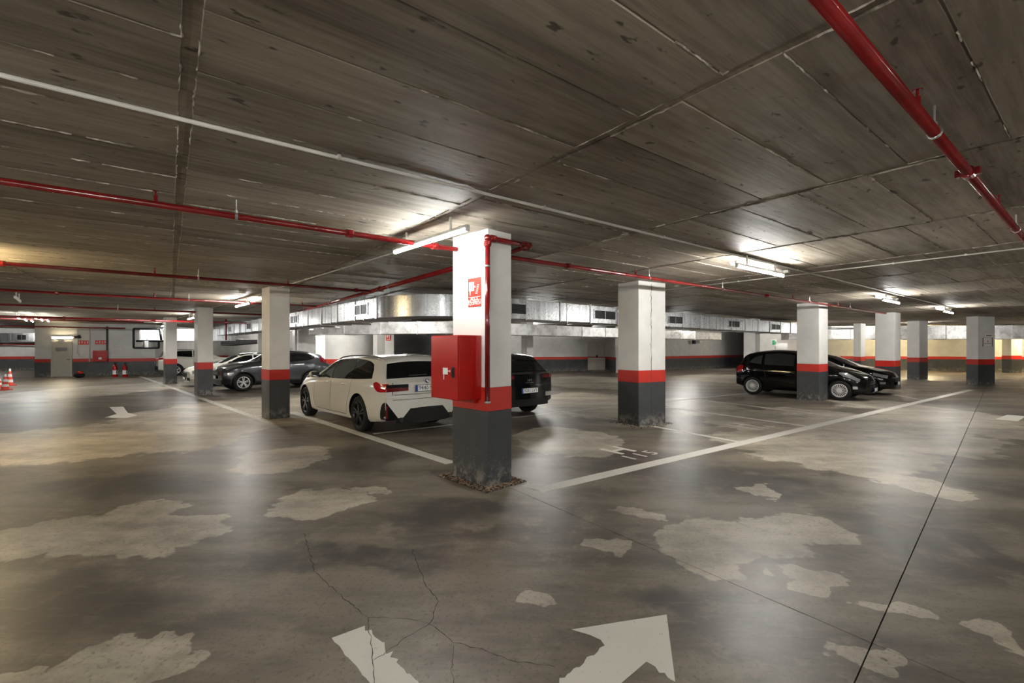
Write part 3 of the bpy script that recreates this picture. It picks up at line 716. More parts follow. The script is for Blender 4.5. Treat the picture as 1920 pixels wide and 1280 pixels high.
duct_leg(du, K + eb * tt, a2, along(K + eb * tt, a2, 1500), DW, DZ0, DZ1, 1, vents=[(along(K + eb * tt, a2, x), 1.0, .30) for x in (958, 1134, 1266, 1376, 1454)])
# rounded corner
pa, pb_ = K + ea * tt, K + eb * tt; na, nb = Vector(dirv(a1 - 90)), Vector(dirv(a2 + 90))
# centre = intersection of normals
A_ = np.array([[na.x, -nb.x], [na.y, -nb.y]]); s_ = np.linalg.solve(A_, np.array([pb_.x - pa.x, pb_.y - pa.y])); cen = pa + na * s_[0]; rad = s_[0]
g0 = math.atan2(pa.y - cen.y, pa.x - cen.x); g1 = math.atan2(pb_.y - cen.y, pb_.x - cen.x)
if g1 < g0: g1 += 2 * math.pi
v, f = [], []; NS = 26
for i in range(NS + 1):
    a = g0 + (g1 - g0) * i / NS
    for rr, zz in ((rad, DZ0), (rad, DZ1), (rad - DW, DZ1), (rad - DW, DZ0)): v.append((cen.x + rr * math.cos(a), cen.y + rr * math.sin(a), zz))
for i in range(NS):
    for j in range(4): f.append([4 * i + j, 4 * i + (j + 1) % 4, 4 * i + 4 + (j + 1) % 4, 4 * i + 4 + j])
o = pyd('duct_bend', v, f, M['galv'], du)
for z in (DZ0 + .17, DZ1 - .12):
    v, f = [], []
    for i in range(NS + 1):
        a = g0 + (g1 - g0) * i / NS
        for rr, zz in ((rad + .004, z - .006), (rad + .004, z + .006)): v.append((cen.x + rr * math.cos(a), cen.y + rr * math.sin(a), zz))
    for i in range(NS): f.append([2 * i, 2 * i + 1, 2 * i + 3, 2 * i + 2])
    pyd('seam', v, f, M['zinc'], du)
bm = bmesh.new(); add_box(bm, (pa.x + na.x * DW / 2, pa.y + na.y * DW / 2, (DZ0 + DZ1) / 2), (.10, DW + .05, DZ1 - DZ0 + .05), math.radians(a1)); bm_obj('flange', bm, M['zinc'], du)
# hanger channels below the duct
for tq in (.4, 2.6, 5.0, 7.6, 10.4):
    for (pp, aa, nn) in ((pa, ea, na), (pb_, eb, nb)):
        c = pp + aa * tq + nn * (DW / 2)
        o = boxo('support_channel', (c.x, c.y, DZ0 - .03), (.04, DW + .3, .035), M['zinc'], du, rz=math.atan2(aa.y, aa.x))
        for s in (-1, 1):
            h = c + nn * s * (DW / 2 + .12); tubeo('support_rod', (h.x, h.y, DZ0 - .05), (h.x, h.y, CEIL), .006, M['zinc'], du, 6)
fo = empty('foil_duct', (0, 0, 0), label='foil wrapped duct running behind the steel duct in the middle', cat='duct')
duct_leg(fo, (-8.2, 18.4), -13, 6.3, .8, 2.2, 2.66, 1, sec=1.6, mat='foil')
duct_leg(fo, (-2.05, 17.0), 40, 21, .8, 2.2, 2.66, 1, sec=1.75, mat='foil')
fo = empty('foil_duct', (0, 0, 0), label='large crinkled foil duct before the yellowish wall at right', cat='duct')
duct_leg(fo, (17.4, 28.6), -5, 22, .9, 2.2, 3.02, 1, sec=1.9, mat='foil')
tubeo('insulated_pipe', (17.4, 28.4, 2.86), (21.5, 28.0, 2.86), .05, M['zinc'], fo)
fo = empty('steel_duct', (0, 0, 0), label='short steel duct with a black pipe frame by the left end wall', cat='duct')
duct_leg(fo, (-20.75, 25.4), 12, 4.6, .7, 2.06, 2.74, 1, sec=1.5)
tb = M['black']
for a_, b_ in (((-20.95, 25.2, 2.72), (-20.95, 25.2, 1.66)), ((-20.95, 25.2, 1.66), (-19.75, 25.45, 1.66)), ((-19.75, 25.45, 1.66), (-19.75, 25.45, 2.0)), ((-20.95, 25.2, 2.72), (-19.7, 25.45, 2.72)), ((-19.7, 25.45, 2.72), (-19.6, 25.45, 2.05)), ((-20.8, 25.2, 2.04), (-19.2, 25.5, 2.04))):
    tubeo('frame_tube', a_, b_, .055, tb, fo, 10)
bm = bmesh.new(); add_tube(bm, (-20.35, 25.5, 1.70), (-20.35, 25.5, 2.06), .30, 20); bm_obj('fan_collar', bm, M['galv'], fo)
fo = empty('steel_duct', (0, 0, 0), label='steel duct with dark grilles high at the far left edge', cat='duct')
duct_leg(fo, (-41, 31.2), 22, 7.4, .8, 2.13, 2.74, 1, sec=1.3, vents=[(4.05, .55, .42), (5.55, .55, .42)])
for k in range(2): tubeo('hanging_pipe', (-41, 31.0 - .1 * k, 2.02 - .12 * k), (-34.1, 33.8 - .1 * k, 2.02 - .12 * k), .05, M['black' if k == 0 else 'pipe_red'], fo)

# ------------------------------------------------------------------ hose cabinet and signs on the nearest pillar
eL = Vector(dirv(134)); nL = Vector(dirv(224))
cw, cd, cz0, cz1 = .55, .335, 1.05, 1.81
def on_left_face(t, off, z): p = Vector(C1) + eL * t + nL * off; return Vector((p.x, p.y, z))
org = on_left_face(.11, 0, 0)
hc = empty('hose_cabinet', org, math.radians(134), label='red fire hose cabinet mounted on the nearest pillar', cat='cabinet')
# local x along the face, local +y = out of the face (224 deg)
boxo('cabinet_body', (cw / 2, cd / 2 + .004, (cz0 + cz1) / 2), (cw, cd, cz1 - cz0), M['cab_red'], hc, bevel=.004)
dr_ = boxo('cabinet_door', (cw / 2, cd + .012, (cz0 + cz1) / 2), (cw - .012, .02, cz1 - cz0 - .012), M['cab_red'], hc, bevel=.004)
bm = bmesh.new(); add_box(bm, (.085, cd + .028, 1.375), (.05, .022, .125), 0, .010); bm_obj('latch', bm, M['black'], dr_)
bm = bmesh.new(); add_box(bm, (.085, cd + .04, 1.375), (.02, .012, .09), 0, .004); bm_obj('latch_grip', bm, M['rubber'], dr_)
bm = bmesh.new(); add_box(bm, (.245, cd + .0235, 1.385), (.095, .002, .078)); add_box(bm, (.175, cd + .0235, 1.388), (.05, .002, .010)); add_box(bm, (.152, cd + .0235, 1.388), (.008, .002, .028)); add_box(bm, (.275, cd + .0235, 1.318), (.012, .002, .065))
bm_obj('hose_symbol', bm, M['sign_white'], dr_)
boxo('cabinet_bracket', (cw / 2, .05, 1.02), (cw * .8, .06, .05), M['cab_red'], hc)
# red sign above
ts0, ts1 = along(C1, 134, 902.5), along(C1, 134, 878.5)
dS = on_left_face(ts0, 0, 0).y
zS0, zS1 = EYE + (HZ - 573) * dS / FPX, EYE + (HZ - 519) * dS / FPX
sg = empty('fire_sign', on_left_face(ts0, .003, 0), math.radians(134), label='red hose reel sign with white pictogram on the nearest pillar', cat='sign')
sw = ts1 - ts0; shh = zS1 - zS0
boxo('sign_plate', (sw / 2, .003, (zS0 + zS1) / 2), (sw, .004, shh), M['sign_red'], sg)
bm = bmesh.new()
def sbox(x0, x1, z0, z1): add_box(bm, (sw * (1 - (x0 + x1) / 2), .0058, zS0 + shh * (z0 + z1) / 2), (sw * (x1 - x0), .0012, shh * (z1 - z0)))
sbox(.08, .48, .55, .87); sbox(.14, .2, .40, .55); sbox(.5, .58, .66, .72); sbox(.05, .95, .325, .34)
for i in range(5): sbox(.6 + .03 * i, .74 + .03 * i, .44 + .07 * i, .475 + .07 * i)
bm_obj('pictogram', bm, M['sign_white'], sg)
for i, tx in enumerate(('BOCA', 'INCENDIO', 'EQUIPADA')):
    text_mesh('lettering', tx, .052, M['sign_white'], sg, Matrix.Translation((sw * .5, .0062, zS0 + shh * (.27 - .085 * i))) @ Matrix.Rotation(math.pi, 4, 'Z') @ Matrix.Rotation(math.pi / 2, 4, 'X'))
# small sign on the far narrow pillar
def flat_sign(name, label, c, ang, w, h, mat='sign_red', icon=True, cat='sign', txt=None, tsize=.1):
    t = empty(name, c, math.radians(ang), label=label, cat=cat)      # faces local -y
    boxo('sign_plate', (0, 0, 0), (w, .012, h), M[mat], t)
    if icon:
        bm = bmesh.new(); add_box(bm, (-w * .2, -.008, h * .12), (w * .26, .003, h * .4)); add_box(bm, (w * .2, -.008, h * .1), (w * .14, .003, h * .5)); add_box(bm, (0, -.008, -h * .32), (w * .7, .003, h * .08)); bm_obj('pictogram', bm, M['sign_white'], t)
    if txt: text_mesh('lettering', txt, tsize, M['ink'], t, Matrix.Translation((0, -.008, 0)) @ Matrix.Rotation(math.pi / 2, 4, 'X'))
    return t
def sightline(x, y, d): return ((x - 960) / FPX * d, d, EYE + (HZ - y) * d / FPX)
flat_sign('fire_sign', 'small red extinguisher sign on the narrow pillar above the estate car', (lambda C: (C[0] + dirv(10)[0] * .15 + dirv(-80)[0] * .008, C[1] + dirv(10)[1] * .15 + dirv(-80)[1] * .008, EYE + (HZ - 631.5) * C[1] / FPX))(((722 - 960) / FPX * 21.0, 21.0)), 10, .23, .33)
# notice on the right pillar
C5 = ground(1834, 721.5); tn = along(C5, 14, 1851); q5 = (C5[0] + dirv(14)[0] * tn + dirv(-76)[0] * .008, C5[1] + dirv(14)[1] * tn + dirv(-76)[1] * .008); c5 = (*q5, EYE + (HZ - 641) * q5[1] / FPX); t = empty('notice', c5, math.radians(14), label='white paper notice with red side bars on the rightmost big pillar', cat='sign')
boxo('sign_plate', (0, 0, 0), (.62, .01, .34), M['sign_white'], t)
for s in (-1, 1): boxo('side_bar', (s * .29, -.008, 0), (.05, .006, .40), plain('bar_brown', (.33, .09, .05), .6), t)
boxo('symbol', (0, -.008, .03), (.06, .006, .09), plain('symbol_orange', (.6, .2, .1), .6), t)
boxo('text_rule', (0, -.008, -.07), (.42, .004, .02), M['ink'], t)
boxo('sheet', (.08, 0, .30), (.42, .01, .16), M['sign_white'], t); boxo('text_rule', (.08, -.008, .29), (.32, .004, .035), M['ink'], t)

# ------------------------------------------------------------------ left end wall fittings (wall-local: x along, -y out)
def wx(x):  # distance along wall_left of picture column x
    return along(A65, math.degrees(math.atan2(dW.y, dW.x)), x)
aw = math.atan2(dW.y, dW.x); Tw = Matrix.Translation((A65[0], A65[1], 0)) @ Matrix.Rotation(aw, 4, 'Z')
def on_wall(x, y, out=.03):
    s = wx(x); p = Tw @ Vector((s, 0, 0)); z = EYE + (HZ - y) * p.y / FPX; p = Tw @ Vector((s, -out, z)); return p
sd0, sd1 = wx(97), wx(135.5)
door = empty('door_1', Tw @ Vector(((sd0 + sd1) / 2, -.03, 0)), aw, kind='structure', label='beige metal service door in the left end wall')
dw_, dh_ = sd1 - sd0, 2.02
boxo('door_leaf', (0, -.02, dh_ / 2), (dw_ - .10, .05, dh_ - .03), M['beige_metal'], door, bevel=.005)
for s in (-1, 1): boxo('door_frame', (s * (dw_ / 2 - .02), -.015, dh_ / 2), (.06, .08, dh_), M['cream'], door)
boxo('door_frame', (0, -.015, dh_ + .01), (dw_, .08, .06), M['cream'], door)
boxo('door_sign', (0, -.055, 1.58), (.5, .01, .20), plain('door_sign_grey', (.25, .25, .26), .5), door)
tubeo('door_handle', (dw_ / 2 - .2, -.10, 1.0), (dw_ / 2 - .05, -.10, 1.0), .015, M['black'], door)
boxo('door_closer', (0, -.07, dh_ + .10), (.28, .07, .08), M['cream'], door)
lp = on_wall(118, 633, .09)
t = empty('bulkhead_lamp', lp, aw, label='glowing warm lamp above the service door', cat='lamp')
boxo('lamp_body', (0, .03, 0), (.95, .06, .14), M['housing'], t); boxo('diffuser', (0, -.02, 0), (.86, .05, .10), M['lamp_dim'], t, bevel=.02)
p = on_wall(190.5, 667, .16); t = empty('hose_cabinet', p, aw, label='red fire hose cabinet on the left end wall', cat='cabinet')
boxo('cabinet_body', (0, 0, 0), (.64, .24, .64), M['cab_red'], t, bevel=.01); dd = boxo('cabinet_door', (0, -.125, 0), (.6, .015, .6), M['cab_red'], t); boxo('hose_symbol', (.02, -.136, -.14), (.14, .004, .13), M['sign_white'], dd)
for x, y, lb in ((157, 642, 'red fire sign left of the wall cabinet with white lettering'), (190, 641.5, 'red fire sign straight above the wall cabinet')):
    p = on_wall(x, y, .02); t = empty('fire_sign', p, aw, label=lb, cat='sign'); boxo('sign_plate', (0, 0, 0), (.55, .012, .24), M['sign_red'], t)
    bm = bmesh.new()
    for k in range(4): add_box(bm, (-.19 + k * .125, -.009, .015 * (k % 2)), (.05, .004, .12))
    bm_obj('pictogram', bm, M['sign_white'], t)
for x in (168.5, 201.5):
    p = on_wall(x, 660, .05); boxo('wall_pipe', (wx(x), -.04, 1.98 if x > 200 else 1.9), (.05 if x < 200 else .09, .06, 1.9 if x > 200 else 2.1), M['black' if x > 200 else 'conduit'], wl)
tubeo('wall_conduit', (wx(146), -.03, 1.25), (wx(146), -.03, 2.7), .02, M['conduit'], wl); boxo('switch_box', (wx(146), -.05, 1.28), (.14, .06, .12), M['conduit'], wl)
p = on_wall(148, 632, .2); t = empty('security_camera', p, aw, label='small dark security camera beside the door lamp', cat='camera'); boxo('camera_body', (0, 0, 0), (.3, .12, .12), M['black'], t, bevel=.02); tubeo('camera_arm', (.05, .2, .12), (.0, .0, .05), .025, M['black'], t)
def extinguisher(c, label):
    t = empty('fire_extinguisher', (*c, 0), label=label, cat='extinguisher', group='extinguishers on the floor by the left wall'); t.scale = (1.3, 1.3, 1.3)
    lathe('cylinder', [(0, 0), (.085, 0), (.09, .02), (.09, .42), (.07, .49), (.03, .52), (.03, .56), (0, .56)], M['cab_red'], t, n=20)
    lathe('label_wrap', [(.0915, .12), (.0915, .30)], M['sign_white'], t, n=20)
    boxo('valve', (0, 0, .58), (.05, .04, .06), M['black'], t); boxo('lever', (.05, -.01, .63), (.16, .025, .02), M['black'], t)
    tubeo('hose', (.05, -.03, .57), (.12, -.05, .40), .014, M['rubber'], t); tubeo('hose', (.12, -.05, .40), (.11, -.05, .15), .014, M['rubber'], t)
for x, lb in ((216, 'red fire extinguisher nearer the wall cabinet, standing on the floor'), (234.5, 'red fire extinguisher nearer the white SUV, standing on the floor')):
    extinguisher(ground(x, 706.5), lb)
def cone(c, label, h=.7, lean=0):
    t = empty('traffic_cone', (*c, 0), label=label, cat='cone', group='traffic cones at the left edge')
    boxo('cone_base', (0, 0, .02), (.30, .30, .04), M['cone_orange'], t, bevel=.01)
    n = 6; r0, r1 = .12, .025
    for i in range(n):
        za, zb = .04 + (h - .04) * i / n, .04 + (h - .04) * (i + 1) / n; ra, rb_ = r0 + (r1 - r0) * i / n, r0 + (r1 - r0) * (i + 1) / n
        lathe('cone_band', [(ra, za), (rb_, zb)] if i < n - 1 else [(ra, za), (rb_, zb), (0, zb)], M['cone_white' if i % 2 else 'cone_orange'], t, n=20)
    return t
cone(ground(10, 731), 'red and white traffic cone nearest the left edge', .62); cone(ground(18.5, 723), 'red and white traffic cone standing behind the nearer one', .75)
cone(ground(-3, 727), 'red and white traffic cone cut off by the left edge', .55)
q = ground(149, 708); t = empty('cleaning_bag', (*q, 0), aw, label='black bag with a red top lying beside the service door', cat='bag')
bm = bmesh.new(); bmesh.ops.create_icosphere(bm, subdivisions=3, radius=1, matrix=Matrix.Translation((0, 0, .14)) @ Matrix.Diagonal((.25, .2, .14, 1))); bm_obj('bag_body', bm, M['rubber'], t, smooth=True)
bm = bmesh.new(); bmesh.ops.create_icosphere(bm, subdivisions=3, radius=1, matrix=Matrix.Translation((.03, 0, .27)) @ Matrix.Diagonal((.15, .13, .10, 1))); bm_obj('bag_flap', bm, M['cab_red'], t, smooth=True)
# rear double door
rd0 = Vector(W2a); rdd = Vector(W2b) - rd0; ra = math.atan2(rdd.y, rdd.x); s0, s1 = along(W2a, math.degrees(ra), 1101.5), along(W2a, math.degrees(ra), 1134)
p = rd0 + rdd.normalized() * (s0 + s1) / 2; door = empty('door_2', (p.x, p.y, 0), ra, kind='structure', label='beige double door with red push bar in the rear wall')
w2 = s1 - s0
for s in (-1, 1): boxo('door_leaf', (s * w2 / 4, -.05, 1.02), (w2 / 2 - .01, .05, 2.04), M['beige_metal'], door, bevel=.004)
tubeo('push_bar', (-w2 / 2, -.12, 1.0), (w2 / 2, -.12, 1.0), .03, M['cab_red'], door); boxo('lock_box', (0, -.12, 1.06), (.14, .06, .14), M['black'], door)
boxo('door_step', (.3, -.55, .04), (2.2, 1.0, .08), M['rubble'], door)
# exit sign and cable boxes
p = sightline(1451, 642, 33.5); flat_sign('exit_sign', 'small green and white exit sign above the black hatchback roof', p, -8, .42, .52, 'sign_lit', False)
e = D.objects['exit_sign']; boxo('running_figure', (-.02, -.01, 0), (.16, .006, .34), M['green'], e); boxo('arrow', (.12, -.01, -.02), (.06, .006, .2), M['green'], e)
boxo('white_cabinet', (0, 0, 0), (.75, .15, 1.3), M['wall_white'], None, label='plain white wall cabinet beside the exit sign', cat='cabinet'); D.objects['white_cabinet'].location = sightline(1464.5, 660, 33.6); D.objects['white_cabinet'].rotation_euler = (0, 0, math.radians(-15))
p = sightline(1313, 640.5, 36.6); o = boxo('emergency_light', (0, 0, 0), (.4, .15, .26), M['housing'], None, bevel=.02, label='small white emergency light on the block wall', cat='lamp'); o.location = p; o.rotation_euler = (0, 0, math.radians(37))
p = sightline(1301, 641, 36.0); o = boxo('speaker_box', (0, 0, 0), (.34, .15, .30), M['black'], None, bevel=.02, label='small dark box beside the emergency light', cat='box'); o.location = p; o.rotation_euler = (0, 0, math.radians(37))

# ------------------------------------------------------------------ cars
def pchip(pts):
    pts = sorted(pts); X = np.array([p[0] for p in pts], float); Y = np.array([p[1] for p in pts], float)
    h = np.diff(X); dl = np.diff(Y) / h; m = np.zeros(len(X)); m[0], m[-1] = dl[0], dl[-1]
    for i in range(1, len(X) - 1):
        if dl[i - 1] * dl[i] > 0:
            w1, w2 = 2 * h[i] + h[i - 1], h[i] + 2 * h[i - 1]; m[i] = (w1 + w2) / (w1 / dl[i - 1] + w2 / dl[i])
    def f(x):
        x = min(max(x, X[0]), X[-1]); i = min(max(int(np.searchsorted(X, x)) - 1, 0), len(h) - 1); t = (x - X[i]) / h[i]
        return float((2 * t**3 - 3 * t**2 + 1) * Y[i] + (t**3 - 2 * t**2 + t) * h[i] * m[i] + (-2 * t**3 + 3 * t**2) * Y[i + 1] + (t**3 - t**2) * h[i] * m[i + 1])
    return f
HL = [0, .03, .10, .2, .33, .48, .62, .76, .88, .96, 1.0]
FL = [.80, .90, .955, .98, .995, 1.0, 1.0, .995, .985, .97, .95]
def lin(xs, ys, x): return float(np.interp(x, xs, ys))
class Car:
    """local frame: +x forward, +y left, z up, origin on the ground midway between the axles"""
    def __init__(s, name, label, pos, heading, mat, top, belt, W, bot, wb, R, tumble=.34, crown=.06, bow=(.13, .10), scale=1.0, split=.95):
        s.root = empty(name, (pos[0], pos[1], 0), math.radians(heading), label=label, cat='car', group='parked cars'); s.root.scale = (scale,) * 3 if not isinstance(scale, tuple) else scale
        s.mat = mat; s.top, s.belt, s.W, s.bot = pchip(top), pchip(belt), pchip(W), pchip(bot)
        s.xf, s.xr = max(p[0] for p in top), min(p[0] for p in top); s.wb, s.R, s.tumble, s.crown, s.bow = wb, R, tumble, crown, bow
        s.Wm = max(p[1] for p in W); s.ctrl = sorted({round(p[0], 3) for p in top})
    def dims(s, x):
        w, zt, z0 = s.W(x), s.top(x), s.bot(x); zb = min(s.belt(x), zt - .035)
        ze = zt - s.crown * min(1, max(.25, (zt - zb) / .3)); ze = max(ze, zb + .004)
        return w, z0, zb, ze, zt, .95 * w - s.tumble * (ze - zb) - .02
    def yside(s, x, z):
        w, z0, zb, ze, zt, Ey = s.dims(x)
        if z <= zb: return w * lin(HL, FL, (z - z0) / (zb - z0))
        k = (z - zb) / max(ze - zb, 1e-4)
        if k <= 1: return .95 * w + (Ey - .95 * w) * k + .02 * math.sin(math.pi * min(k, 1)) * min(1, (ze - zb) / .3)
        return Ey
    def ztop(s, x, y):
        w, z0, zb, ze, zt, Ey = s.dims(x); k = min(1, abs(y) / max(Ey, .05)); return ze + (zt - ze) * (1 - k ** 2.4)
    def bend(s, p):
        x, y, z = p; q = (y / s.Wm) ** 2
        a = max(0, (x - (s.xf - .9)) / .9); b = max(0, ((s.xr + .7) - x) / .7)
        return (x - s.bow[0] * q * a * a * (3 - 2 * min(a, 1)) + s.bow[1] * q * b * b * (3 - 2 * min(b, 1)), y, z)
    def body(s, arches=True, liner='black'):
        xs = set(s.ctrl); xs |= {round(x, 3) for x in np.linspace(s.xr, s.xf, 64)}
        xs = sorted(xs); xs = [x for i, x in enumerate(xs) if i == 0 or x - xs[i - 1] > .008]; xs[-1] = s.xf
        secs = []
        for x in xs:
            w, z0, zb, ze, zt, Ey = s.dims(x); half = [(0, z0), (w * .45, z0)]
            half += [(w * f, z0 + (zb - z0) * h) for h, f in zip(HL, FL)]
            for k in (.2, .4, .6, .8, 1.0): half.append((s.yside(x, zb + (ze - zb) * k), zb + (ze - zb) * k))
            for k in (.97, .9, .78, .6, .4, .2, 0): half.append((Ey * k, s.ztop(x, Ey * k)))
            secs.append(half)
        n = len(secs[0]); V, Fa, idx = [], [], []
        for x, half in zip(xs, secs):
            row = []
            for i, (y, z) in enumerate(half):
                row.append(len(V)); V.append(s.bend((x, y, z)))
            for i in range(n - 2, 0, -1): row.append(len(V)); V.append(s.bend((x, -half[i][0], half[i][1])))
            idx.append(row)
        m = len(idx[0])
        for a, b in zip(idx[:-1], idx[1:]):
            for i in range(m): Fa.append([a[i], a[(i + 1) % m], b[(i + 1) % m], b[i]])
        for e, x in ((0, xs[0]), (-1, xs[-1])):
            rows = [[idx[e][0]] * 7]
            for i in range(1, n - 1):
                L_, R_ = idx[e][i], idx[e][m - i]; y, z = secs[e][i]; r = [L_]
                for k in (.66, .33, 0, -.33, -.66): r.append(len(V)); V.append(s.bend((x, y * k, z)))
                r.append(R_); rows.append(r)
            rows.append([idx[e][n - 1]] * 7)
            for a, b in zip(rows[:-1], rows[1:]):
                for i in range(6):
                    q = []
                    for vi in (a[i], a[i + 1], b[i + 1], b[i]):
                        if vi not in q: q.append(vi)
                    if len(q) > 2: Fa.append(q)
        me = D.meshes.new('body'); me.from_pydata(V, [], Fa); bm = bmesh.new(); bm.from_mesh(me); bmesh.ops.remove_doubles(bm, verts=bm.verts, dist=.0004)
        bmesh.ops.recalc_face_normals(bm, faces=bm.faces); bm.to_mesh(me); bm.free(); me.materials.append(M[s.mat]); me.materials.append(M[liner])
        for p in me.polygons: p.use_smooth = True
        o = link('body', me, None, s.root)
        if arches:
            bm = bmesh.new(); cut = D.meshes.new('cut')
            for ax in (s.wb / 2, -s.wb / 2):
                for sd in (-1, 1): add_tube(bm, (ax, sd * (s.Wm - .30), s.R + .01), (ax, sd * (s.Wm + .3), s.R + .01), s.R + .045, 40)
            bm.to_mesh(cut); bm.free(); cut.materials.append(M[liner]); c = D.objects.new('cut', cut); COL.objects.link(c)
            o.parent = None
            md = o.modifiers.new('b', 'BOOLEAN'); md.object = c; md.operation = 'DIFFERENCE'; md.solver = 'EXACT'; md.material_mode = 'TRANSFER'
            dg = bpy.context.evaluated_depsgraph_get(); dg.update(); new = D.meshes.new_from_object(o.evaluated_get(dg))
            o.modifiers.clear(); o.data = new; D.objects.remove(c, do_unlink=True); o.parent = s.root
        try:
            o.data.set_sharp_from_angle(angle=math.radians(32))
        except Exception: pass
        s.bo = o
        return o
    def grid(s, name, P, mat, parent=None, skirt=True, off=.006, inner=-.012, smooth=True):
        """P: rows of (base point, outward normal)"""
        V, Fa = [], []; a, b = len(P), len(P[0])
        for r in P:
            for p, n in r: V.append(tuple(Vector(s.bend(p)) + Vector(n) * off))
        for i in range(a - 1):
            for j in range(b - 1): Fa.append([i * b + j, i * b + j + 1, (i + 1) * b + j + 1, (i + 1) * b + j])
        if skirt:
            ring = [(0, j) for j in range(b)] + [(i, b - 1) for i in range(1, a)] + [(a - 1, j) for j in range(b - 2, -1, -1)] + [(i, 0) for i in range(a - 2, 0, -1)]
            k = len(V)
            for i, j in ring: p, n = P[i][j]; V.append(tuple(Vector(s.bend(p)) + Vector(n) * inner))
            m = len(ring)
            for q in range(m):
                i, j = ring[q]; i2, j2 = ring[(q + 1) % m]; Fa.append([i * b + j, i2 * b + j2, k + (q + 1) % m, k + q])
        me = D.meshes.new(name); me.from_pydata(V, [], Fa); bm = bmesh.new(); bm.from_mesh(me); bmesh.ops.remove_doubles(bm, verts=bm.verts, dist=.0003); bmesh.ops.recalc_face_normals(bm, faces=bm.faces)
        # keep the outer side outward
        bm.to_mesh(me); bm.free()
        o = link(name, me, M[mat], parent or s.root, smooth=smooth)
        try: o.data.set_sharp_from_angle(angle=math.radians(35))
        except Exception: pass
        return o
    def side(s, name, lo, hi, mat, sd=1, nx=26, nz=5, off=.006, parent=None):
        lo = sorted(lo); hi = sorted(hi); fl_, fh = pchip(lo), pchip(hi); x0, x1 = max(lo[0][0], hi[0][0]), min(lo[-1][0], hi[-1][0])
        xs = sorted(set(list(np.linspace(x0, x1, nx)) + [p[0] for p in lo + hi if x0 <= p[0] <= x1])); P = []
        for x in xs:
            a, b = fl_(x), fh(x); r = []
            for k in range(nz):
                z = a + (b - a) * k / (nz - 1); r.append(((x, sd * s.yside(x, z), z), (0, sd * .97, .24)))
            P.append(r)
        return s.grid(name, P, mat, parent, off=off)
    def end(s, name, lo, hi, mat, front, off=.006, ny=12, nz=4, parent=None, inner=-.012):
        lo = sorted(lo); hi = sorted(hi); y0, y1 = lo[0][0], lo[-1][0]; xx = s.xf if front else s.xr; n = (1 if front else -1, 0, 0); P = []
        ys = sorted(set(list(np.linspace(y0, y1, ny)) + [p[0] for p in lo + hi if y0 <= p[0] <= y1]))
        for y in ys:
            a, b = lin([p[0] for p in lo], [p[1] for p in lo], y), lin([p[0] for p in hi], [p[1] for p in hi], y)
            P.append([((xx, y, a + (b - a) * k / (nz - 1)), n) for k in range(nz)])
        return s.grid(name, P, mat, parent, off=off, inner=inner)
    def topp(s, name, x0, x1, y0, y1, mat, nx=8, ny=13, off=.006, n=(0, 0, 1), parent=None):
        """patch on the upper surface between x0 and x1; half widths y0, y1 as fractions of the local roof edge"""
        P = []
        for i in range(nx):
            k = i / (nx - 1); x = x0 + (x1 - x0) * k; Ey = s.dims(x)[5]; h = (y0 + (y1 - y0) * k) * Ey
            P.append([((x, -h + 2 * h * j / (ny - 1), s.ztop(x, -h + 2 * h * j / (ny - 1))), n) for j in range(ny)])
        return s.grid(name, P, mat, parent, off=off)
    def seam(s, pts, sd=1, w=.005, name='door_seam'):
        P = []; q_ = []
        for a, b in zip(pts[:-1], pts[1:]):
            m = max(2, int(math.hypot(b[0] - a[0], b[1] - a[1]) / .025)); q_ += [(a[0] + (b[0] - a[0]) * i / m, a[1] + (b[1] - a[1]) * i / m) for i in range(m)]
        pts = q_ + [pts[-1]]
        for i, (x, z) in enumerate(pts):
            a, b = pts[max(0, i - 1)], pts[min(len(pts) - 1, i + 1)]; d = Vector((b[0] - a[0], b[1] - a[1])).normalized(); m = (-d.y * w, d.x * w)
            P.append([((x + m[0] * q, sd * s.yside(x + m[0] * q, z + m[1] * q), z + m[1] * q), (0, sd, .1)) for q in (-1, 1)])
        return s.grid(name, P, 'black', off=.007, skirt=False)
    def wheel(s, x, sd, w=.22, rim_r=.235, style='double', mat='silver', inset=.0):
        R = s.R; yo = s.yside(x, s.bot(x) + .3) - .012 - inset; yo = min(yo, s.Wm - .01)
        pr = [(rim_r, -w), (R - .03, -w), (R - .006, -w + .02), (R, -w + .045), (R, -.05), (R - .006, -.022), (R - .03, -.002), (rim_r + .025, .004), (rim_r, -.008), (rim_r - .006, -.06), (rim_r, -w)]
        t = lathe('wheel', pr, M['rubber'], s.root, n=40, axis='Y'); t.location = (x, sd * yo, R)
        if sd < 0: t.rotation_euler = (0, 0, math.pi)
        bm = bmesh.new()
        def ring(r0, r1, ya, yb, n=40):
            vs = []
            for r, y in ((r0, ya), (r1, yb)): vs.append([bm.verts.new((r * math.cos(2 * math.pi * i / n), y, r * math.sin(2 * math.pi * i / n))) for i in range(n)])
            for i in range(n): bm.faces.new([vs[0][i], vs[0][(i + 1) % n], vs[1][(i + 1) % n], vs[1][i]])
        ring(rim_r + .002, rim_r - .012, -.006, -.004); ring(rim_r - .012, rim_r - .03, -.004, -.03); ring(rim_r - .03, rim_r - .03, -.03, -w + .02)
        def spoke(a, r0, r1, w0, w1, y0, y1, th=.018):
            c, sn = math.cos(a), math.sin(a); v = []
            for r, ww, y in ((r0, w0, y0), (r1, w1, y1)):
                for yy in (y, y - th):
                    for q in (-1, 1): v.append(bm.verts.new((r * c - q * ww * sn, yy, r * sn + q * ww * c)))
            for f in ((0, 1, 5, 4), (2, 6, 7, 3), (0, 4, 6, 2), (1, 3, 7, 5)): bm.faces.new([v[i] for i in f])
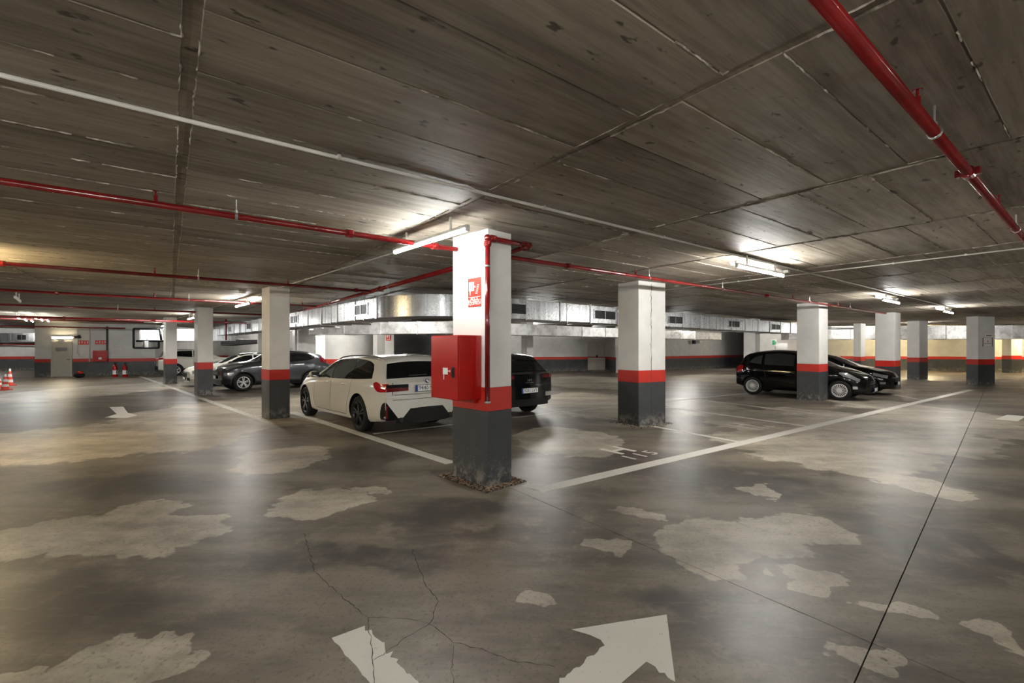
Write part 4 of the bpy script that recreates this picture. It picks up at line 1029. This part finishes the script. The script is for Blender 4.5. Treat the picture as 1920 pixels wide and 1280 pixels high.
        if style == 'double':
            for i in range(5):
                for d in (-.17, .17): spoke(2 * math.pi * i / 5 + .3 + d * .4, .045, 0, .02, .02, -.02, -.02) if False else spoke(2 * math.pi * i / 5 + .3 + d, .04, rim_r - .012, .018, .013, -.018, -.010)
        elif style == 'multi':
            for i in range(20): spoke(2 * math.pi * i / 20, .06, rim_r - .012, .007, .011, -.004, -.010, .01)
            ring(.07, .0005, -.002, .006)
        else:
            for i in range(5): spoke(2 * math.pi * i / 5 + .2, .04, rim_r - .012, .034, .022, -.018, -.010)
        ring(.062, .05, -.018, -.004); ring(.05, .0005, -.004, -.002)
        bmesh.ops.recalc_face_normals(bm, faces=bm.faces)
        o = bm_obj('rim', bm, M[mat], t)
        bm = bmesh.new(); add_tube(bm, (0, -.095, 0), (0, -.075, 0), rim_r - .02, 28); bm_obj('brake_disc', bm, M['black'], t)
    def wheels(s, **k):
        for x in (s.wb / 2, -s.wb / 2):
            for sd in (1, -1): s.wheel(x, sd, **k)
    def mirror(s, x, z, sd, mat, off=.13):
        y = s.yside(x, z) + off; bm = bmesh.new()
        bmesh.ops.create_uvsphere(bm, u_segments=16, v_segments=10, radius=1, matrix=Matrix.Translation((x, sd * y, z + .05)) @ Matrix.Diagonal((.085, .12, .075, 1)))
        o = bm_obj('mirror', bm, M[mat], s.root, smooth=True)
        bm = bmesh.new(); add_tube(bm, (x + .02, sd * (y - off - .02), z - .01), (x, sd * (y - .05), z + .02), .025, 8); bm_obj('mirror_arm', bm, M['black'], o)
        bm = bmesh.new(); add_box(bm, (x - .078, sd * y, z + .05), (.02, .17, .10), 0, .006); bm_obj('mirror_glass', bm, M['glass2'], o)
    def plate(s, z, front, txt, yc=0.0, off=.03, align='CENTER'):
        x = (s.xf if front else s.xr) + (off if front else -off); r = math.pi / 2 if front else -math.pi / 2
        o = boxo('licence_plate', (x, yc, z), (.012, .53, .125), M['black'], s.root, bevel=.003)
        sgn = 1 if front else -1
        boxo('plate_face', (x + sgn * .006, yc, z), (.004, .515, .108), M['plate_white'], o)
        boxo('plate_band', (x + sgn * .0075, yc - sgn * .238, z), (.004, .04, .106), M['plate_blue'], o)
        if txt:
            Mx = Matrix.Translation((x + sgn * .0085, yc - sgn * (.20 if align == 'LEFT' else -.02), z)) @ Matrix.Rotation(r, 4, 'Z') @ Matrix.Rotation(math.pi / 2, 4, 'X')
            text_mesh('plate_number', txt, .105, M['ink'], o, Mx, align=align, spacing=1.02)
    def handles(s, xs, z, mat, sds=(1, -1)):
        for sd in sds:
            for x in xs:
                bm = bmesh.new(); y = s.yside(x, z); add_box(bm, (x, sd * (y + .014), z), (.19, .022, .028), 0, .008); bm_obj('door_handle', bm, M[mat], s.root)

# ---- white estate car
h = 133.7
c = Car('estate_car', 'white estate car with black alloy wheels parked beside the nearest pillar', (-2.40 + dirv(h)[0] * 1.44, 9.66 + dirv(h)[1] * 1.44), h, 'car_white',
        top=[(2.245, .66), (2.17, .73), (1.9, .83), (1.5, .905), (1.05, .965), (.92, .99), (.5, 1.165), (.1, 1.335), (-.1, 1.385), (-.45, 1.43), (-1.0, 1.445), (-1.55, 1.43), (-2.0, 1.395), (-2.05, 1.37), (-2.2, 1.20), (-2.34, 1.03), (-2.42, .985), (-2.465, .955)],
        belt=[(2.245, .60), (1.9, .72), (1.4, .83), (.9, .90), (0, .935), (-1.4, .965), (-2.1, .985), (-2.465, .93)],
        W=[(2.245, .72), (2.1, .81), (1.8, .885), (1.4, .91), (0, .912), (-1.4, .918), (-1.9, .905), (-2.25, .87), (-2.465, .825)],
        bot=[(2.245, .22), (1.4, .17), (-1.4, .18), (-2.0, .22), (-2.465, .30)], wb=2.85, R=.338, tumble=.36, crown=.055, scale=(1.02, 1.02, 1.05))
c.body(); c.wheels(style='double', mat='dark_alloy', rim_r=.245)
for sd in (1, -1):
    c.side('window_trim', [(.70, .945), (0, .952), (-1.3, .985), (-1.92, 1.02)], [(.70, .955), (.35, 1.13), (.06, 1.275), (-.3, 1.355), (-.9, 1.372), (-1.5, 1.345), (-1.8, 1.28), (-1.90, 1.18), (-1.92, 1.05)], 'gloss_black', sd, off=.004)
    c.side('side_window', [(.64, .962), (-.10, .968)], [(.64, .975), (.33, 1.12), (.05, 1.265), (-.10, 1.305)], 'glass2', sd, off=.009)
    c.side('side_window', [(-.16, .970), (-1.08, .99)], [(-.16, 1.318), (-.5, 1.35), (-.9, 1.352), (-1.08, 1.345)], 'glass', sd, off=.009)
    c.side('side_window', [(-1.13, .995), (-1.6, 1.01), (-1.87, 1.035)], [(-1.13, 1.343), (-1.5, 1.325), (-1.76, 1.27), (-1.85, 1.18), (-1.87, 1.06)], 'glass', sd, off=.009)
    c.seam([(-.13, .93), (-.13, .6), (-.10, .27)], sd); c.seam([(-1.12, .96), (-1.10, .75), (-.98, .55), (-.90, .3)], sd); c.seam([(.78, .88), (.80, .5), (.78, .3)], sd)
    c.seam([(.78, .275), (0, .27), (-.9, .285)], sd)
    c.mirror(.60, .96, sd, 'car_white')
    # roof rail
    P = [(x, sd * (c.dims(x)[5] - .05), c.ztop(x, c.dims(x)[5] - .05) + .035 + (-.03 if x in (.0, -1.95) else 0)) for x in (.0, -.15, -.6, -1.1, -1.6, -1.85, -1.95)]
    bm = bmesh.new()
    for a, b in zip(P[:-1], P[1:]): add_tube(bm, a, b, .014, 8)
    bm_obj('roof_rail', bm, M['black'], c.root)
    # tail lamp wraps round the corner
    tl = c.side('tail_lamp', [(-2.46, .80), (-2.3, .79), (-2.12, .86), (-2.06, .93)], [(-2.46, .945), (-2.3, .94), (-2.14, .97), (-2.06, .945)], 'lens_red', sd, off=.012)
    ys = sorted([sd * .812, sd * .40]); c.end('tail_lamp', [(y, .80 if abs(y) > .5 else .815) for y in ys], [(y, .872 if abs(y) > .5 else .865) for y in ys], 'lens_dark_red', False, off=.014)
    c.end('tail_lamp_trim', [(y, .872 if abs(y) > .5 else .867) for y in ys], [(y, .93 if abs(y) > .5 else .93) for y in ys], 'gloss_black', False, off=.012)
    # bumper corner vent
    c.side('bumper_vent', [(-2.45, .30), (-2.26, .30)], [(-2.45, .62), (-2.40, .60), (-2.26, .32)], 'black', sd, off=.008)
    yv = sorted([sd * .82, sd * .60]); c.end('bumper_vent', [(y, .30) for y in yv], [(y, .62 if abs(y) > .7 else .33) for y in yv], 'gloss_black', False, off=.017)
    c.end('reflector', [(y, .34) for y in sorted([sd * .82, sd * .795])], [(y, .56) for y in sorted([sd * .82, sd * .795])], 'lens_dark_red', False, off=.021)
    tubeo('exhaust', (-2.40, sd * .55, .30), (-2.475, sd * .55, .30), .042, M['dark_alloy'], c.root, 20)
    c.side('headlamp', [(1.85, .62), (2.2, .55)], [(1.85, .68), (2.2, .66)], 'lens_clear', sd, off=.01)
c.handles((.12, -.80), .87, 'car_white')
c.topp('windscreen', .90, .10, .93, .90, 'glass'); c.topp('rear_window', -2.10, -2.33, .88, .97, 'gloss_black', off=.006, n=(-.75, 0, .66)); c.topp('rear_glass', -2.12, -2.32, .84, .93, 'glass', off=.009, n=(-.75, 0, .66))
c.topp('spoiler', -1.82, -2.10, .96, .94, 'car_white', off=.03)
c.end('bumper', [(-.815, .33), (-.5, .32), (.5, .32), (.815, .33)], [(-.815, .70), (-.4, .71), (.4, .71), (.815, .70)], 'car_white', False, off=.014)
c.end('bumper_crease', [(-.70, .652), (.70, .652)], [(-.70, .66), (.70, .66)], 'black', False, off=.017)
c.end('diffuser', [(-.62, .24), (-.4, .22), (.4, .22), (.62, .24)], [(-.62, .33), (-.50, .34), (-.36, .49), (0, .50), (.36, .49), (.50, .34), (.62, .33)], 'black', False, off=.020)
c.end('hatch_seam', [(-.66, .742), (.66, .742)], [(-.66, .748), (.66, .748)], 'black', False, off=.008)
for sd in (1, -1): c.end('hatch_seam', [(y, .745) for y in sorted([sd * .70, sd * .694])], [(y, .96) for y in sorted([sd * .70, sd * .694])], 'black', False, off=.008)
c.plate(.845, False, '9440 M', off=.018, align='LEFT')
# roundel
xe = c.xr - .008
o = lathe('emblem', [(0, 0), (.034, 0), (.041, -.006)], M['black'], c.root, n=28); o.location = (xe - .004, 0, .972); o.rotation_euler = (0, math.radians(-78), 0)
for k in range(4):
    a0 = k * math.pi / 2; pts = [(0, 0)] + [(.027 * math.cos(a0 + i * math.pi / 12), .027 * math.sin(a0 + i * math.pi / 12)) for i in range(7)]
    bm = bmesh.new(); prism(bm, pts, .0004, .002); bm_obj('emblem_quarter', bm, M['logo_blue' if k % 2 else 'sign_white'], o)
bm = bmesh.new(); P = [(-.35, 0), (-.36, 0)]; add_box(bm, (-2.33, .12, 1.08), (.02, .42, .02), .08); bm_obj('rear_wiper', bm, M['black'], c.root)
bm = bmesh.new(); prism(bm, [(-1.72, -.015), (-1.72, .015), (-1.58, .004), (-1.58, -.004)], 1.42, 1.475); bm_obj('antenna_fin', bm, M['car_white'], c.root)
c.end('grille', [(-.35, .40), (.35, .40)], [(-.35, .62), (.35, .62)], 'black', True)

# ---- black coupe crossover
h = 131.4
c = Car('coupe_crossover', 'glossy black coupe crossover partly hidden by the nearest pillar', (-.20 + dirv(h)[0] * 1.34, 11.40 + dirv(h)[1] * 1.34), h, 'car_black',
        top=[(2.2, .78), (2.1, .86), (1.6, .98), (1.0, 1.04), (.8, 1.08), (.0, 1.46), (-.4, 1.535), (-.9, 1.54), (-1.4, 1.50), (-1.72, 1.44), (-1.78, 1.40), (-2.05, 1.17), (-2.18, 1.08), (-2.25, 1.05)],
        belt=[(2.2, .72), (1.4, .92), (.5, 1.0), (-1.4, 1.05), (-2.25, .98)],
        W=[(2.2, .74), (2.0, .84), (1.4, .91), (-1.4, .92), (-1.9, .90), (-2.25, .84)], bot=[(2.2, .28), (1.3, .21), (-1.3, .21), (-2.25, .36)], wb=2.68, R=.345, tumble=.42)
c.body(); c.wheels(style='five', mat='dark_alloy', rim_r=.24)
for sd in (1, -1):
    c.side('side_window', [(.6, 1.03), (-.55, 1.06)], [(.6, 1.05), (.05, 1.36), (-.3, 1.43), (-.55, 1.435)], 'glass', sd, off=.008)
    c.side('side_window', [(-.60, 1.06), (-1.6, 1.12)], [(-.60, 1.435), (-1.1, 1.40), (-1.5, 1.27), (-1.6, 1.15)], 'glass', sd, off=.008)
    c.side('tail_lamp', [(-2.22, .93), (-1.98, 1.0)], [(-2.22, 1.03), (-1.98, 1.045)], 'lens_dark_red', sd, off=.012)
    ys = sorted([sd * .82, sd * .46]); c.end('tail_lamp', [(y, .94) for y in ys], [(y, 1.02) for y in ys], 'lens_dark_red', False, off=.012)
    c.mirror(.55, 1.03, sd, 'car_black'); c.seam([(-.57, 1.0), (-.55, .4)], sd)
    yy = sorted([sd * .80, sd * .56]); c.end('bumper_duct', [(y, .50) for y in yy], [(y, .60) for y in yy], 'chrome', False, off=.026)
c.topp('windscreen', .76, .02, .92, .9, 'glass'); c.topp('rear_window', -1.80, -2.14, .86, .95, 'glass', off=.008, n=(-.6, 0, .8)); c.topp('spoiler', -1.6, -1.86, .92, .90, 'gloss_black', off=.045)
c.end('light_bar', [(-.46, .965), (.46, .965)], [(-.46, .995), (.46, .995)], 'gloss_black', False, off=.010)
c.end('bumper', [(-.80, .40), (.80, .40)], [(-.80, .78), (.80, .78)], 'car_black', False, off=.02); c.end('diffuser', [(-.66, .30), (.66, .30)], [(-.66, .46), (.66, .46)], 'black', False, off=.028)
c.plate(.66, False, '9281 LVY', off=.032)
for sg, r_ in ((-.06, .03), (.0, .035), (.05, .03)): boxo('emblem', (c.xr - .012, sg, .90), (.01, r_, .05), M['chrome'], c.root, bevel=.003)
boxo('model_lettering', (c.xr - .010, .0, .845), (.006, .26, .018), M['chrome'], c.root)

# ---- grey crossover
h = 225
fa = ground(456, 733.5); c0 = (fa[0] + .80 * dirv(h - 90)[0] - 1.265 * dirv(h)[0], fa[1] + .80 * dirv(h - 90)[1] - 1.265 * dirv(h)[1])
sdv = 1
fl_w = Vector(fa); axf = fl_w - Vector(dirv(h + 90)) * .80 if False else fl_w + Vector(dirv(h + 90)) * -.80
cc = axf - Vector(dirv(h)) * 1.265
def crossover():
    near = 1
    c = Car('crossover', 'dark grey crossover with silver alloy wheels behind the second left pillar', cc, h, 'car_grey',
        top=[(2.02, .80), (1.95, .90), (1.7, 1.0), (1.2, 1.09), (.9, 1.13), (.75, 1.16), (.1, 1.48), (-.2, 1.545), (-.6, 1.56), (-1.1, 1.53), (-1.5, 1.47), (-1.75, 1.40), (-1.95, 1.16), (-2.05, 1.06), (-2.11, 1.0)],
        belt=[(2.02, .74), (1.5, .92), (.9, 1.0), (0, 1.03), (-1.3, 1.08), (-2.11, .95)],
        W=[(2.02, .70), (1.8, .82), (1.3, .885), (.6, .86), (0, .855), (-.6, .86), (-1.25, .89), (-1.7, .86), (-2.11, .78)], bot=[(2.02, .28), (1.2, .21), (-1.2, .21), (-2.11, .34)], wb=2.53, R=.342, tumble=.40)
    c.body(); c.wheels(style='double', mat='silver', rim_r=.225)
    for sd in (1, -1):
        c.side('side_window', [(.62, 1.07), (-.35, 1.09)], [(.62, 1.10), (.1, 1.37), (-.2, 1.44), (-.35, 1.452)], 'glass', sd, off=.008)
        c.side('side_window', [(-.42, 1.095), (-1.25, 1.17), (-1.42, 1.23)], [(-.42, 1.452), (-.9, 1.44), (-1.3, 1.38), (-1.42, 1.30)], 'glass', sd, off=.008)
        c.side('headlamp', [(1.3, .99), (1.6, .92), (1.9, .82)], [(1.3, 1.01), (1.6, 1.0), (1.9, .90)], 'lens_clear', sd, off=.012)
        c.side('fog_lamp', [(1.75, .60), (1.98, .60)], [(1.75, .72), (1.98, .72)], 'lens_clear', sd, off=.014)
        c.side('lower_grille', [(1.78, .32), (2.0, .32)], [(1.78, .50), (2.0, .52)], 'black', sd, off=.008)
        c.side('tail_lamp', [(-2.02, .98), (-1.70, 1.08)], [(-2.02, 1.10), (-1.84, 1.24), (-1.70, 1.28)], 'lens_dark_red', sd, off=.012)
        c.mirror(.55, 1.06, sd, 'car_grey'); c.seam([(.70, .98), (.72, .35)], sd); c.seam([(-.38, 1.03), (-.36, .35)], sd); c.seam([(-1.05, 1.05), (-.86, .6), (-.84, .4)], sd)
        c.side('sill_cladding', [(-.86, .23), (.86, .23)], [(-.86, .36), (.86, .36)], 'black', sd, off=.010)
        for ax in (1.265, -1.265):
            P = []
            for i in range(25):
                a = math.radians(-12 + 204 * i / 24); P.append([((ax + r_ * math.cos(a), sd * c.yside(ax + r_ * math.cos(a), max(.3, c.R + r_ * math.sin(a))), c.R + .01 + r_ * math.sin(a)), (0, sd, 0)) for r_ in (c.R + .046, c.R + .095)])
            c.grid('wheel_arch', P, 'black', off=.014, inner=-.02)
    c.topp('windscreen', .72, .12, .92, .9, 'glass'); c.topp('rear_window', -1.78, -2.0, .82, .9, 'glass', n=(-.7, 0, .7), off=.008)
    c.end('grille', [(-.45, .62), (.45, .62)], [(-.45, .78), (.45, .78)], 'black', True, off=.012); c.end('grille_bar', [(-.3, .68), (.3, .68)], [(-.3, .72), (.3, .72)], 'chrome', True, off=.02)
    c.end('bumper', [(-.68, .30), (.68, .30)], [(-.68, .46), (.68, .46)], 'black', True, off=.02); c.plate(.55, True, '', off=.03)
    c.end('bumper', [(-.72, .36), (.72, .36)], [(-.72, .66), (.72, .66)], 'black', False, off=.03)
crossover()
# ---- small white saloon with kidney grille
h = 225
cw_ = Vector(cc) + Vector((-2.55, 2.25)) + Vector(dirv(h)) * .1
c = Car('white_hatchback', 'white car with a dark grille, mostly hidden by the third left pillar', cw_, h, 'car_white',
        top=[(2.12, .66), (2.05, .76), (1.7, .88), (1.2, .96), (.95, 1.0), (.2, 1.34), (-.2, 1.42), (-.8, 1.43), (-1.4, 1.38), (-1.75, 1.30), (-2.0, 1.05), (-2.12, .95)],
        belt=[(2.12, .60), (1.5, .80), (.8, .91), (-1.4, .97), (-2.12, .9)], W=[(2.12, .72), (1.9, .83), (1.3, .89), (-1.3, .89), (-1.8, .86), (-2.12, .78)],
        bot=[(2.12, .22), (1.3, .18), (-1.3, .18), (-2.12, .28)], wb=2.67, R=.325, tumble=.38)
c.body(); c.wheels(style='five', mat='dark_alloy', rim_r=.225)
for sd in (1, -1):
    c.side('side_window', [(.72, .945), (-.3, .955)], [(.72, .97), (.15, 1.26), (-.1, 1.32), (-.3, 1.33)], 'glass', sd, off=.008); c.side('side_window', [(-.36, .96), (-1.4, 1.0)], [(-.36, 1.335), (-.9, 1.32), (-1.25, 1.22), (-1.4, 1.06)], 'glass', sd, off=.008)
    c.side('headlamp', [(1.65, .62), (2.05, .56)], [(1.65, .72), (2.05, .68)], 'lens_clear', sd, off=.012); c.mirror(.62, .95, sd, 'black')
    yy = sorted([sd * .38, sd * .02]); c.end('grille', [(y, .42) for y in yy], [(y, .60) for y in yy], 'black', True, off=.016)
    yy = sorted([sd * .68, sd * .44]); c.end('air_intake', [(y, .28) for y in yy], [(y, .40) for y in yy], 'black', True, off=.016)
    c.seam([(-.33, .92), (-.3, .3)], sd)
c.topp('windscreen', .92, .22, .92, .9, 'glass'); c.topp('roof_panel', .15, -1.5, .9, .85, 'gloss_black', nx=16, off=.006); c.plate(.36, True, '', off=.02)
# ---- white SUV
h = 42
g = ground(286, 703); cs = Vector((g[0], g[1])) + Vector(dirv(h)) * 2.3 + Vector(dirv(h - 90)) * .95
c = Car('white_suv', 'white SUV with black sill cladding behind the farthest left pillars', cs, h, 'car_white',
        top=[(2.15, .80), (2.05, .92), (1.6, 1.03), (1.0, 1.10), (.85, 1.14), (.2, 1.50), (-.2, 1.59), (-.9, 1.60), (-1.5, 1.54), (-1.85, 1.44), (-2.05, 1.17), (-2.16, 1.08), (-2.22, 1.02)],
        belt=[(2.15, .74), (1.4, .95), (.5, 1.04), (-1.4, 1.09), (-2.22, .98)], W=[(2.15, .74), (1.9, .86), (1.3, .915), (-1.3, .915), (-1.9, .89), (-2.22, .80)],
        bot=[(2.15, .28), (1.3, .22), (-1.3, .22), (-2.22, .36)], wb=2.66, R=.345, tumble=.40)
c.body(); c.wheels(style='five', mat='silver', rim_r=.23)
for sd in (1, -1):
    c.side('side_window', [(.65, 1.08), (-.45, 1.10)], [(.65, 1.12), (.1, 1.41), (-.2, 1.48), (-.45, 1.485)], 'glass', sd, off=.008); c.side('side_window', [(-.52, 1.105), (-1.6, 1.17)], [(-.52, 1.485), (-1.1, 1.47), (-1.5, 1.34), (-1.6, 1.22)], 'glass', sd, off=.008)
    c.side('tail_lamp', [(-2.2, .96), (-1.95, 1.0)], [(-2.2, 1.06), (-1.95, 1.06)], 'lens_red', sd, off=.012); ys = sorted([sd * .78, sd * .40]); c.end('tail_lamp', [(y, .93) for y in ys], [(y, 1.0) for y in ys], 'lens_red', False, off=.012)
    c.side('sill_cladding', [(-.95, .24), (.95, .24)], [(-.95, .45), (.95, .45)], 'black', sd, off=.010); c.mirror(.55, 1.07, sd, 'car_white'); c.seam([(-.48, 1.04), (-.45, .46)], sd)
c.topp('windscreen', .82, .22, .92, .9, 'glass'); c.topp('rear_window', -1.88, -2.12, .84, .92, 'glass', n=(-.7, 0, .7), off=.008); c.topp('spoiler', -1.6, -1.92, .93, .92, 'gloss_black', off=.03)
c.end('bumper', [(-.74, .36), (.74, .36)], [(-.74, .58), (.74, .58)], 'black', False, off=.03); c.plate(.78, False, '', off=.02)
# ---- black hatchback
h = -46.6
rw, fw = Vector(ground(1413, 739.5)), Vector(ground(1573, 750)); mid = (rw + fw) / 2; cN = mid + Vector(dirv(h + 90)) * .76
c = Car('black_hatchback', 'rounded black hatchback with silver wheel covers behind a pillar', cN, h, 'car_black',
        top=[(1.96, .62), (1.9, .72), (1.6, .86), (1.2, .98), (1.0, 1.03), (.5, 1.29), (.15, 1.44), (-.2, 1.51), (-.6, 1.525), (-1.1, 1.49), (-1.45, 1.42), (-1.55, 1.37), (-1.72, 1.12), (-1.82, 1.0), (-1.89, .92)],
        belt=[(1.96, .56), (1.4, .84), (.9, .94), (0, .98), (-1.2, 1.02), (-1.89, .86)], W=[(1.96, .60), (1.8, .73), (1.4, .82), (0, .835), (-1.2, .83), (-1.6, .79), (-1.89, .70)],
        bot=[(1.96, .24), (1.2, .19), (-1.2, .19), (-1.89, .32)], wb=2.46, R=.305, tumble=.36, bow=(.22, .14), scale=1.04)
c.body(); c.wheels(style='multi', mat='silver', rim_r=.205)
for sd in (1, -1):
    c.side('side_window', [(.78, .985), (.10, 1.0)], [(.78, 1.01), (.45, 1.17), (.2, 1.31), (.10, 1.345)], 'glass2', sd, off=.008); c.side('side_window', [(.02, 1.005), (-.86, 1.03)], [(.02, 1.36), (-.4, 1.41), (-.7, 1.40), (-.86, 1.37)], 'glass2', sd, off=.008)
    c.side('side_window', [(-.95, 1.04), (-1.33, 1.10)], [(-.95, 1.35), (-1.15, 1.28), (-1.33, 1.13)], 'glass2', sd, off=.008)
    c.side('headlamp', [(1.25, .80), (1.55, .70), (1.85, .58)], [(1.25, .86), (1.5, .83), (1.85, .66)], 'lens_clear', sd, off=.012)
    c.side('tail_lamp', [(-1.86, .74), (-1.62, .80)], [(-1.86, .92), (-1.74, 1.0), (-1.62, .99)], 'lens_red', sd, off=.012)
    c.side('side_moulding', [(-.72, .50), (.72, .48)], [(-.72, .55), (.72, .53)], 'gloss_black', sd, off=.014)
    c.side('fog_lamp', [(1.70, .36), (1.82, .36)], [(1.70, .44), (1.82, .44)], 'lens_clear', sd, off=.012)
    c.mirror(.70, 1.0, sd, 'car_black'); c.seam([(.06, .98), (.05, .3)], sd); c.seam([(-.90, 1.02), (-.80, .6), (-.78, .4)], sd); c.seam([(.82, .93), (.84, .35)], sd)
c.handles((-.02, -.82), .86, 'gloss_black'); c.topp('windscreen', .98, .22, .92, .9, 'glass2'); c.topp('rear_window', -1.58, -1.80, .84, .92, 'glass', n=(-.75, 0, .66), off=.008)
for z in (.50, .56): c.end('grille_bar', [(-.38, z), (0, z + .03), (.38, z)], [(-.38, z + .022), (0, z + .055), (.38, z + .022)], 'chrome', True, off=.014)
c.end('air_intake', [(-.42, .30), (.42, .30)], [(-.42, .44), (.42, .44)], 'black', True, off=.012); c.plate(.33, True, '', off=.03)
# ---- second black car
c = Car('black_sedan', 'black car parked beyond the black hatchback, chrome-edged grille', (cN.x + 2.15, cN.y + 1.70), h, 'car_black',
        top=[(2.05, .66), (1.98, .76), (1.6, .90), (1.1, .99), (.95, 1.02), (.2, 1.36), (-.2, 1.44), (-.8, 1.46), (-1.4, 1.40), (-1.7, 1.30), (-1.9, 1.05), (-2.0, .96)],
        belt=[(2.05, .60), (1.4, .84), (.8, .93), (-1.4, .98), (-2.0, .9)], W=[(2.05, .68), (1.85, .80), (1.3, .87), (-1.3, .87), (-1.7, .84), (-2.0, .76)],
        bot=[(2.05, .24), (1.3, .19), (-1.3, .19), (-2.0, .3)], wb=2.60, R=.318, tumble=.38, bow=(.18, .1))
c.body(); c.wheels(style='double', mat='silver', rim_r=.215)
for sd in (1, -1):
    c.side('side_window', [(.72, .965), (-.3, .975)], [(.72, .99), (.15, 1.28), (-.1, 1.34), (-.3, 1.35)], 'glass', sd, off=.008); c.side('side_window', [(-.36, .98), (-1.4, 1.02)], [(-.36, 1.355), (-.9, 1.34), (-1.25, 1.24), (-1.4, 1.08)], 'glass', sd, off=.008)
    c.side('headlamp', [(1.55, .70), (1.98, .60)], [(1.55, .80), (1.98, .70)], 'lens_clear', sd, off=.012); c.mirror(.62, .97, sd, 'car_black'); c.side('fog_lamp', [(1.80, .40), (1.95, .40)], [(1.80, .48), (1.95, .48)], 'lens_clear', sd, off=.012)
c.topp('windscreen', .92, .22, .92, .9, 'glass2'); c.topp('rear_window', -1.72, -1.95, .84, .92, 'glass', n=(-.7, 0, .7), off=.008)
c.end('grille', [(-.36, .48), (.36, .48)], [(-.44, .62), (.44, .62)], 'black', True, off=.012); c.end('grille_bar', [(-.46, .60), (0, .62), (.46, .60)], [(-.46, .635), (0, .655), (.46, .635)], 'chrome', True, off=.02); c.plate(.42, True, '', off=.03)
